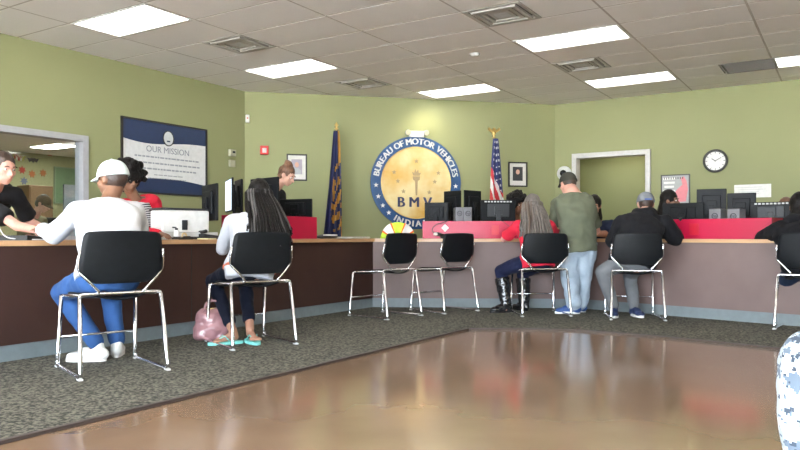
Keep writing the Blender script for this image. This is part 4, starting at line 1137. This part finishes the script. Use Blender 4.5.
# 2: customer with braids
cx, cy = CH_[1][0]
setshoe(mat('turquoise_rubber', (.20,.62,.58), .5), None)
r_, D = person('person with long black braids and white top sitting at the left counter', dict(
    hip=V((cx+.0, cy, .565)), neck=P(254, 214, 5.52), head=P(258.5, 196, 5.60), face2=(-.50,.86,0),
    shL=P(232,222,5.46), shR=P(275,222,5.68), elL=P(222,249,5.60), wrL=P(230,238,5.95), elR=P(284,243,5.86), wrR=P(262,238,6.02),
    knL=P(213,281,5.62), anL=P(233,331,5.34), knR=P(245,281,5.74), anR=P(250,328,5.42), toeL=(-.65,-.35), toeR=(.35,-.6), crop=.80),
    M['skin_tan'], FAB('white_top', (.62,.63,.68)), FAB('dark_jeans', (.006,.008,.018)), 'long', f=(-.45,.87,-.15),
    hair=('braids', [HB, mat('hair_grey_streak', (.07,.065,.065), .5)], 120, .42, .075, V((.12,-.22,0)), .0125), shoes='flip', barefoot=True, hunch=.04, loose=.018, sname='white_top', hem=-.19, ploose=.008, leg=.92, pname='jeans')
b = MB(); H_ = D['H']; 
b.rings(tor(D['H'], D['N'], D['Rt'], D['Rt'], [(-.015,.176,.128), (.03,.176,.128)], loose=.026), cap=True); b.build('orange_waistband', mat('coral_band', (.75,.20,.10), .7), r_)

# 3: long grey hair, red shirt
cx, cy = CH_[4][0]
setshoe(DARKSH, DARKSH)
r_, D = person('person with long grey hair, red shirt and black boots sitting at the middle counter', dict(
    hip=V((cx-.02, cy-.02, .565)), neck=P(533, 219, 7.44), head=P(532, 206.5, 7.52), face2=(-.25,.97,0),
    shL=P(518,226,7.42), shR=P(549,226,7.46), elL=P(504,239,7.62), wrL=P(510,237.5,7.98), elR=P(560,240,7.80), wrR=P(546,238,8.10),
    knL=P(501,271,7.62), anL=P(506,305,7.55), knR=P(523,272,7.78), anR=P(524,304,7.72), toeL=(-.75,-.35), toeR=(-.4,.8)),
    M['skin_pink'], FAB('red_shirt', (.66,.025,.055), (.55,.02,.045)), FAB('navy_trousers', (.014,.018,.05)), 'short', f=(-.15,.95,-.10),
    hair=('long', [mat('hair_grey', (.15,.13,.115), .5, c2=(.08,.068,.06), scale=50, stretch=(1,1,.15)), mat('hair_grey_dark', (.09,.06,.042), .5)], 100, .42, .07, V((0,-.21,0)), .0145), shoes='boots', hunch=.02, loose=.022, wm=.95, sname='red_shirt', hem=-.17, leg=.95)

# 4: standing man
setshoe(mat('blue_shoe', (.03,.08,.26), .5), SOLEW)
YP = 7.42
r_, D = person('standing person in olive green shirt, pale jeans and dark cap leaning at the counter', dict(
    hip=P(577,245,YP), neck=P(572,190.5,YP+.02), head=P(568,184.5,YP+.13), face2=(-.12,.99,0),
    shL=P(557,203,YP+.04), shR=P(588,203,YP+.04), elL=P(552,231,YP+.22), wrL=P(556,238,YP+.48), elR=P(597,231,YP+.26), wrR=P(590,238,YP+.50),
    knL=P(570,277,YP+.04), anL=P(574,306,YP-.02), knR=P(583,277,YP+.10), anR=P(580,305,YP+.14), toeL=(-.95,.1), toeR=(-.9,.3)),
    M['skin_pink'], FAB('olive_shirt', (.115,.125,.085), (.10,.11,.075)), FAB('pale_jeans', (.42,.49,.56), (.33,.40,.48)), 'short', f=(-.30,.93,-.22),
    hair=('capped', HDB), shoes='shoe', hunch=.07, loose=.030, wm=1.02, dm=1.1, sname='olive_shirt', pname='jeans', hem=-.13, leg=1.10, ploose=.034, neck_r=.078, pfold=.014, sfold=.014)
cap(r_, D, FAB('cap_dark', (.045,.045,.035)), 1, .07, z=.004, label='dark olive baseball cap')
patch('cap_badge', M['lgrey'], r_, D['hc']+D['hr']*.045-D['hf']*.095+D['hu']*.05, -D['hf'], .03, .022)

# 5: black hoodie
cx, cy = CH_[5][0]
setshoe(mat('navy_shoe', (.02,.035,.10), .6), SOLEW)
r_, D = person('person in black hoodie, grey cap and grey trousers sitting at the right counter', dict(
    hip=V((cx-.02, cy-.02, .565)), neck=P(643, 215, 7.14), head=P(645.5, 204, 7.26), face2=(.12,.99,0),
    shL=P(622,223,7.10), shR=P(665,223,7.08), elL=P(613,241,7.20), wrL=P(628,236,7.50), elR=P(676,238,7.12), wrR=P(662,237,7.36),
    knL=P(602,272,7.12), anL=P(614,307,7.16), knR=P(630,274,7.34), anR=P(634,307,7.20), toeL=(-.25,-.8), toeR=(.1,-.9)),
    M['skin_light'], FAB('black_hoodie', (.009,.009,.011)), FAB('grey_trousers', (.17,.175,.185), (.13,.135,.14)), 'long', f=(.10,.97,-.22),
    hair=('capped', HDB), shoes='shoe', hunch=.05, loose=.040, wm=1.06, dm=1.1, sname='black_hoodie', hem=-.10, leg=1.0, hood=True, arm=1.15)
cap(r_, D, FAB('cap_grey', (.20,.21,.23)), 1, .06, z=-.004, label='grey cap with a blue band at the back')
patch('cap_band', mat('band_blue', (.05,.10,.30), .6), r_, D['hc']-D['hf']*.121+D['hu']*.018, -D['hf'], .07, .016, .006)

# 6: black jacket at the right edge
cx, cy = CH_[6][0]
setshoe(mat('dark_sneaker', (.05,.055,.065), .5), SOLEW)
r_, D = person('person in a black jacket sitting at the right edge of the photo', dict(
    hip=V((cx, cy, .565)), neck=P(800, 222, 6.34), head=P(800, 207, 6.46), face2=(.55,.83,0),
    shL=P(781,230,6.40), shR=P(820,231,6.20), elL=P(764,239,6.66), wrL=P(776,236,6.96), elR=P(838,243,6.20), wrR=P(838,239,6.46),
    knL=P(782,285,6.55), anL=P(792,318,6.52), knR=P(822,284,6.45), anR=P(822,320,6.36), toeL=(.5,.3), toeR=(.6,.7)),
    M['skin_brown'], FAB('black_jacket', (.008,.008,.010)), FAB('dark_blue_jeans', (.014,.025,.055)), 'long', f=(.5,.85,-.15),
    hair=('wrap', HB), shoes='shoe', hunch=.05, loose=.046, wm=1.1, sname='black_jacket', hem=-.20, arm=1.15, hood=True, pname='jeans')

# staff ----------------------------------------------------------------
def stool(x, y, zs, lb):
    t = thing('office_stool', lb, 'stool', (x, y, 0), 0, 'staff stools behind the counters')
    b = MB(); b.lathe([(.0,zs-.07), (.17,zs-.07), (.19,zs-.05), (.19,zs-.02), (.17,zs), (0,zs)]); b.build('seat', M['frame'], t)
    b = MB(); b.cyl((0,0,.06), (0,0,zs-.07), .025); b.build('column', M['chrome'], t)
    b = MB()
    for k in range(5): a = 2*PI*k/5; b.cyl((0,0,.07), (.26*math.cos(a), .26*math.sin(a), .03), .02, .015); b.ell((.26*math.cos(a), .26*math.sin(a), .026), (.026,.026,.026))
    b.build('star_base', M['dgrey'], t)
setshoe(DARKSH, DARKSH)
def clerk(label, head, f, neck, hip, skin, shirt, hair, sleeve='short', el=None, wr=None, seated=False, sl=1.0, sn='black_top', **k):
    hd, N, H = V(head), V(neck), V(hip); f2 = norm((f[0], f[1], 0)); tf = norm(k.pop('tf', (f2.x, f2.y, 0))); Rt = V((tf.y, -tf.x, 0))
    sL, sR = N-Rt*.165-V((0,0,.055)), N+Rt*.165-V((0,0,.055))
    eL = el[0] if el else sL-V((0,0,.25))+tf*.06; eR = el[1] if el else sR-V((0,0,.25))+tf*.06
    wL = wr[0] if wr else eL+tf*.22+V((0,0,.02)); wR = wr[1] if wr else eR+tf*.22+V((0,0,.02))
    if seated:
        zk = .50
        kL, kR = H-Rt*.10+tf*.36, H+Rt*.10+tf*.36; kL.z = kR.z = zk
        aL, aR = V((kL.x, kL.y, .075))-tf*.10, V((kR.x, kR.y, .075))-tf*.10
        stool(H.x, H.y, H.z-.105, 'round dark stool under '+' '.join(label.split()[:9]))
    else:
        kL, kR = V((H.x, H.y, H.z*.52))-Rt*.10+tf*.03, V((H.x, H.y, H.z*.52))+Rt*.10+tf*.03
        aL, aR = V((H.x, H.y, .075))-Rt*.10, V((H.x, H.y, .075))+Rt*.10
    for a in (aL, aR): a.z = .085
    r, D = person(label, dict(hip=H, neck=N, head=hd, face2=tf, shL=sL, shR=sR, elL=eL, elR=eR, wrL=wL, wrR=wR, knL=kL, knR=kR, anL=aL, anR=aR),
        skin, shirt, DK, sleeve, f=f, hair=hair, shoes='shoe', sname=sn, **k)
    for s in r.children:
        if s.name.startswith('shoe'): s.location.z = -CARZ
    return r, D
clerk('clerk in black tee leaning over the counter at the left edge', P(3,168.5,5.22), (.85,-.42,-.22), P(-7,187,5.42), (-3.62,5.95,.86), M['skin_pink'], BLKSH, ('short', HDB),
      el=(P(30,222,5.75), P(17,226,5.22)), wr=(P(44,228,5.55), P(41,231,4.98)), tf=(.80,-.60,0), loose=.028, sn='black_tee')
r_, D = clerk('clerk with curly dark hair, red cardigan and striped top behind the white cap', P(129,179.5,6.55), (.72,-.62,-.25), P(137,200,6.66), (-2.42,6.92,.86), M['skin_brown'], FAB('red_cardigan', (.50,.015,.035)), ('afro', HB, .155),
      el=(P(163,228,6.80), P(136,231,6.44)), wr=(P(178,231,6.60), P(160,234,6.26)), tf=(.55,-.83,0), sleeve='long', loose=.022, sn='red_cardigan')
b = MB(); N_, H_, Rt_ = D['N'], D['H'], D['Rt']; fw_d = V((-Rt_.y, Rt_.x, 0)); s_ = (N_-H_)
vs = []; fs = []; mis = []
n = 22
for i in range(n+1):
    t = .18+.72*i/n
    for k in range(7):
        u = -1+2*k/6; c_ = H_+s_*t+Rt_*u*.062
        vs.append(c_+fw_d*(.172-.055*u*u-.04*max(0, t-.62)))
for i in range(n):
    for k in range(6): a = i*7+k; fs.append((a, a+1, a+8, a+7)); mis.append(i % 2)
b.raw(vs, fs, None, 0, True); b.bm.faces.ensure_lookup_table()
for q, m_ in enumerate(mis): b.bm.faces[q].material_index = m_
o = b.build('striped_top', [BLKSH, FAB('stripe_white', (.72,.72,.72))], r_, normals=False); sm = o.modifiers.new('t', 'SOLIDIFY'); sm.thickness = .02; sm.offset = 0
clerk('clerk with brown hair in a bun bending down behind the monitors', P(287,175.5,8.35), (.84,-.30,-.48), P(273,189,8.45), (-1.66,8.60,.92), M['skin_light'], BLKSH, ('bun', HBR), sleeve='long', el=(P(283,212,8.4), P(272,214,8.15)), wr=(P(297,222,8.3), P(287,224,8.05)), tf=(.90,-.42,0))
clerk('clerk with big curly dark hair behind the monitor under the striped flag', P(517,205,9.05), (.55,-.80,-.15), P(516,222,9.15), (1.49,9.25,.565), M['skin_brown'], BLKSH, ('curly', HB, .14), seated=True, tf=(.1,-1,0))
clerk('clerk with long dark hair and navy sleeve beside the standing person', P(594,206,8.52), (-.35,-.90,-.25), P(598,221,8.62), (2.42,8.75,.565), M['skin_tan'], FAB('navy_polo', (.015,.022,.05)), ('wrap', HB), seated=True,
      el=(P(606,234,8.56), P(584,238,8.45)), wr=(P(592,233.5,8.26), P(580,236,8.22)), tf=(-.15,-1,0), sn='navy_polo', arm=1.2)
clerk('clerk with black head covering behind the low monitor of the right counter', P(670,201,8.42), (.80,-.58,-.05), P(666,217,8.50), (3.10,8.62,.565), M['skin_brown'], BLKSH, ('wrap', HB), seated=True, tf=(-.45,-.9,0), sleeve='long')
clerk('clerk with brown hair barely visible between the black jacket and the last monitor', P(786,209,7.86), (-.55,-.75,-.3), P(789,226,7.95), (4.38,8.05,.565), M['skin_tan'], BLKSH, ('short', HBR), seated=True, tf=(-.65,-.75,0), sleeve='long')

# person in the far room
q = far_pt(42, 210, -9.6)
r_, D = clerk('seated person in khaki shirt and brown cap seen through the window', V((q.x+.02,q.y,1.275)), (.86,-.05,-.50), V((q.x-.14,q.y+.05,1.10)), (q.x-.22,q.y+.05,.58), M['skin_pink'], FAB('khaki_shirt', (.26,.25,.15)), ('short', HDB), seated=True, tf=(.95,-.25,0), sn='khaki_shirt')
cap(r_, D, FAB('cap_brown', (.15,.09,.06)), 1, .07)
t = thing('office_table', 'dark table before the seated person in the far room', 'table', (q.x+.42,q.y-.1,0), 0)
b = MB(); b.box((0,0,.735), (.62,1.2,.03), bevel=.004); b.build('table_top', M['dgrey'], t)
for sx in (-1, 1):
    for sy in (-1, 1): b = MB(); b.cyl((sx*.27,sy*.55,0), (sx*.27,sy*.55,.72), .02); b.build('leg', M['frame'], t)
t = thing('red_folder', 'red folder on the far room table', 'folder', (q.x+.30,q.y-.1,.751), .2)
b = MB(); b.box((0,0,.012), (.22,.30,.022), bevel=.003); b.build('folder_cover', mat('folder_red', (.60,.06,.06), .6), t)
b = MB(); b.box((.004,0,.012), (.218,.29,.014)); b.build('folder_sheets', M['paper'], t)

# person in camouflage at the lower right
def camo():
    m = mat('camouflage', (.74,.77,.78), .85, bump=.2, bscale=30)
    nt = m.node_tree; b = nt.nodes['Principled BSDF']
    tc = nt.nodes.new('ShaderNodeTexCoord'); sn = nt.nodes.new('ShaderNodeVectorMath'); sn.operation = 'SNAP'; sn.inputs[1].default_value = (.006,.006,.006)
    nt.links.new(tc.outputs['Object'], sn.inputs[0])
    last = None
    for sc, lo, col, sd in ((9,.49,(.42,.48,.52),0), (13,.56,(.13,.17,.22),4), (26,.61,(.05,.07,.10),9)):
        mp = nt.nodes.new('ShaderNodeMapping'); mp.inputs['Location'].default_value = (sd, sd*2, sd); mp.inputs['Scale'].default_value = (1,1,1.6)
        nt.links.new(sn.outputs[0], mp.inputs[0])
        n = nt.nodes.new('ShaderNodeTexNoise'); n.inputs['Scale'].default_value = sc; n.inputs['Detail'].default_value = 3; nt.links.new(mp.outputs[0], n.inputs['Vector'])
        g = nt.nodes.new('ShaderNodeMath'); g.operation = 'GREATER_THAN'; g.inputs[1].default_value = lo; nt.links.new(n.outputs[0], g.inputs[0])
        mx_ = nt.nodes.new('ShaderNodeMix'); mx_.data_type = 'RGBA'; nt.links.new(g.outputs[0], mx_.inputs[0])
        if last: nt.links.new(last, mx_.inputs[6])
        else: mx_.inputs[6].default_value = (.74,.77,.78,1)
        mx_.inputs[7].default_value = (*col, 1); last = mx_.outputs[2]
    nt.links.new(last, b.inputs['Base Color']); return m
CM = camo(); setshoe(mat('tan_boot', (.28,.20,.12), .7), mat('tan_sole', (.15,.11,.07), .7))
CX_, CY_ = 1.285, 1.42
person('person in grey and white digital camouflage cut off at the lower right corner', dict(
    hip=V((CX_+.02,CY_-.03,.565)), neck=V((CX_+.02,CY_-.06,1.08)), head=V((CX_+.02,CY_-.02,1.25)), face2=(-.1,1,0),
    elL=V((CX_-.10,CY_+.02,.80)), wrL=V((CX_-.0,CY_+.24,.72)), elR=V((CX_+.30,CY_+.02,.80)), wrR=V((CX_+.20,CY_+.24,.72)),
    knL=V((CX_-.17,CY_+.50,.475)), anL=V((CX_-.175,CY_+.47,.10)), knR=V((CX_+.20,CY_+.48,.475)), anR=V((CX_+.22,CY_+.45,.10))),
    M['skin_light'], CM, CM, 'long', f=(-.2,1,-.05), hair=('short', HDB), shoes='shoe', sname='camouflage_jacket', pname='camouflage_trousers', ploose=.030, loose=.02, pfold=.008)

# ------------------------------------------------------------------ daylight, camera, view
w = bpy.data.worlds.new('daylight'); bpy.context.scene.world = w; w.use_nodes = True
bg = w.node_tree.nodes['Background']; bg.inputs[0].default_value = (.80,.90,1,1); bg.inputs[1].default_value = WORLD_E
L = bpy.data.lights.new('sun', 'SUN'); L.energy = SUN_E; L.angle = R(1); L.color = (1,.96,.90)
lo = bpy.data.objects.new('sun', L); COL.objects.link(lo); lo.location = (0,0,20); lo.rotation_euler = (-UA*.5-V((0,0,.87))).to_track_quat('-Z', 'Y').to_euler()
L = bpy.data.lights.new('window_daylight', 'AREA'); L.shape = 'RECTANGLE'; L.size = 12.4; L.size_y = 2.4; L.energy = 1; L.cycles.is_portal = True
lo = bpy.data.objects.new('window_daylight', L); COL.objects.link(lo); lo.location = ab(-4.2, -.7, 1.5)
lo.rotation_euler = UA.to_track_quat('-Z', 'Z').to_euler()
cam = bpy.data.cameras.new('camera'); co = bpy.data.objects.new('camera', cam); COL.objects.link(co)
co.location = (0,0,CH); co.rotation_euler = (PI/2,0,0)
cam.sensor_width = 36; cam.lens = F/800*36; cam.shift_y = 11/800; cam.clip_start = .05
sc = bpy.context.scene; sc.camera = co
vs_ = sc.view_settings; vs_.view_transform = 'Standard'; vs_.look = 'None'; vs_.gamma = 1; vs_.exposure = EXPO; vs_.use_curve_mapping = False
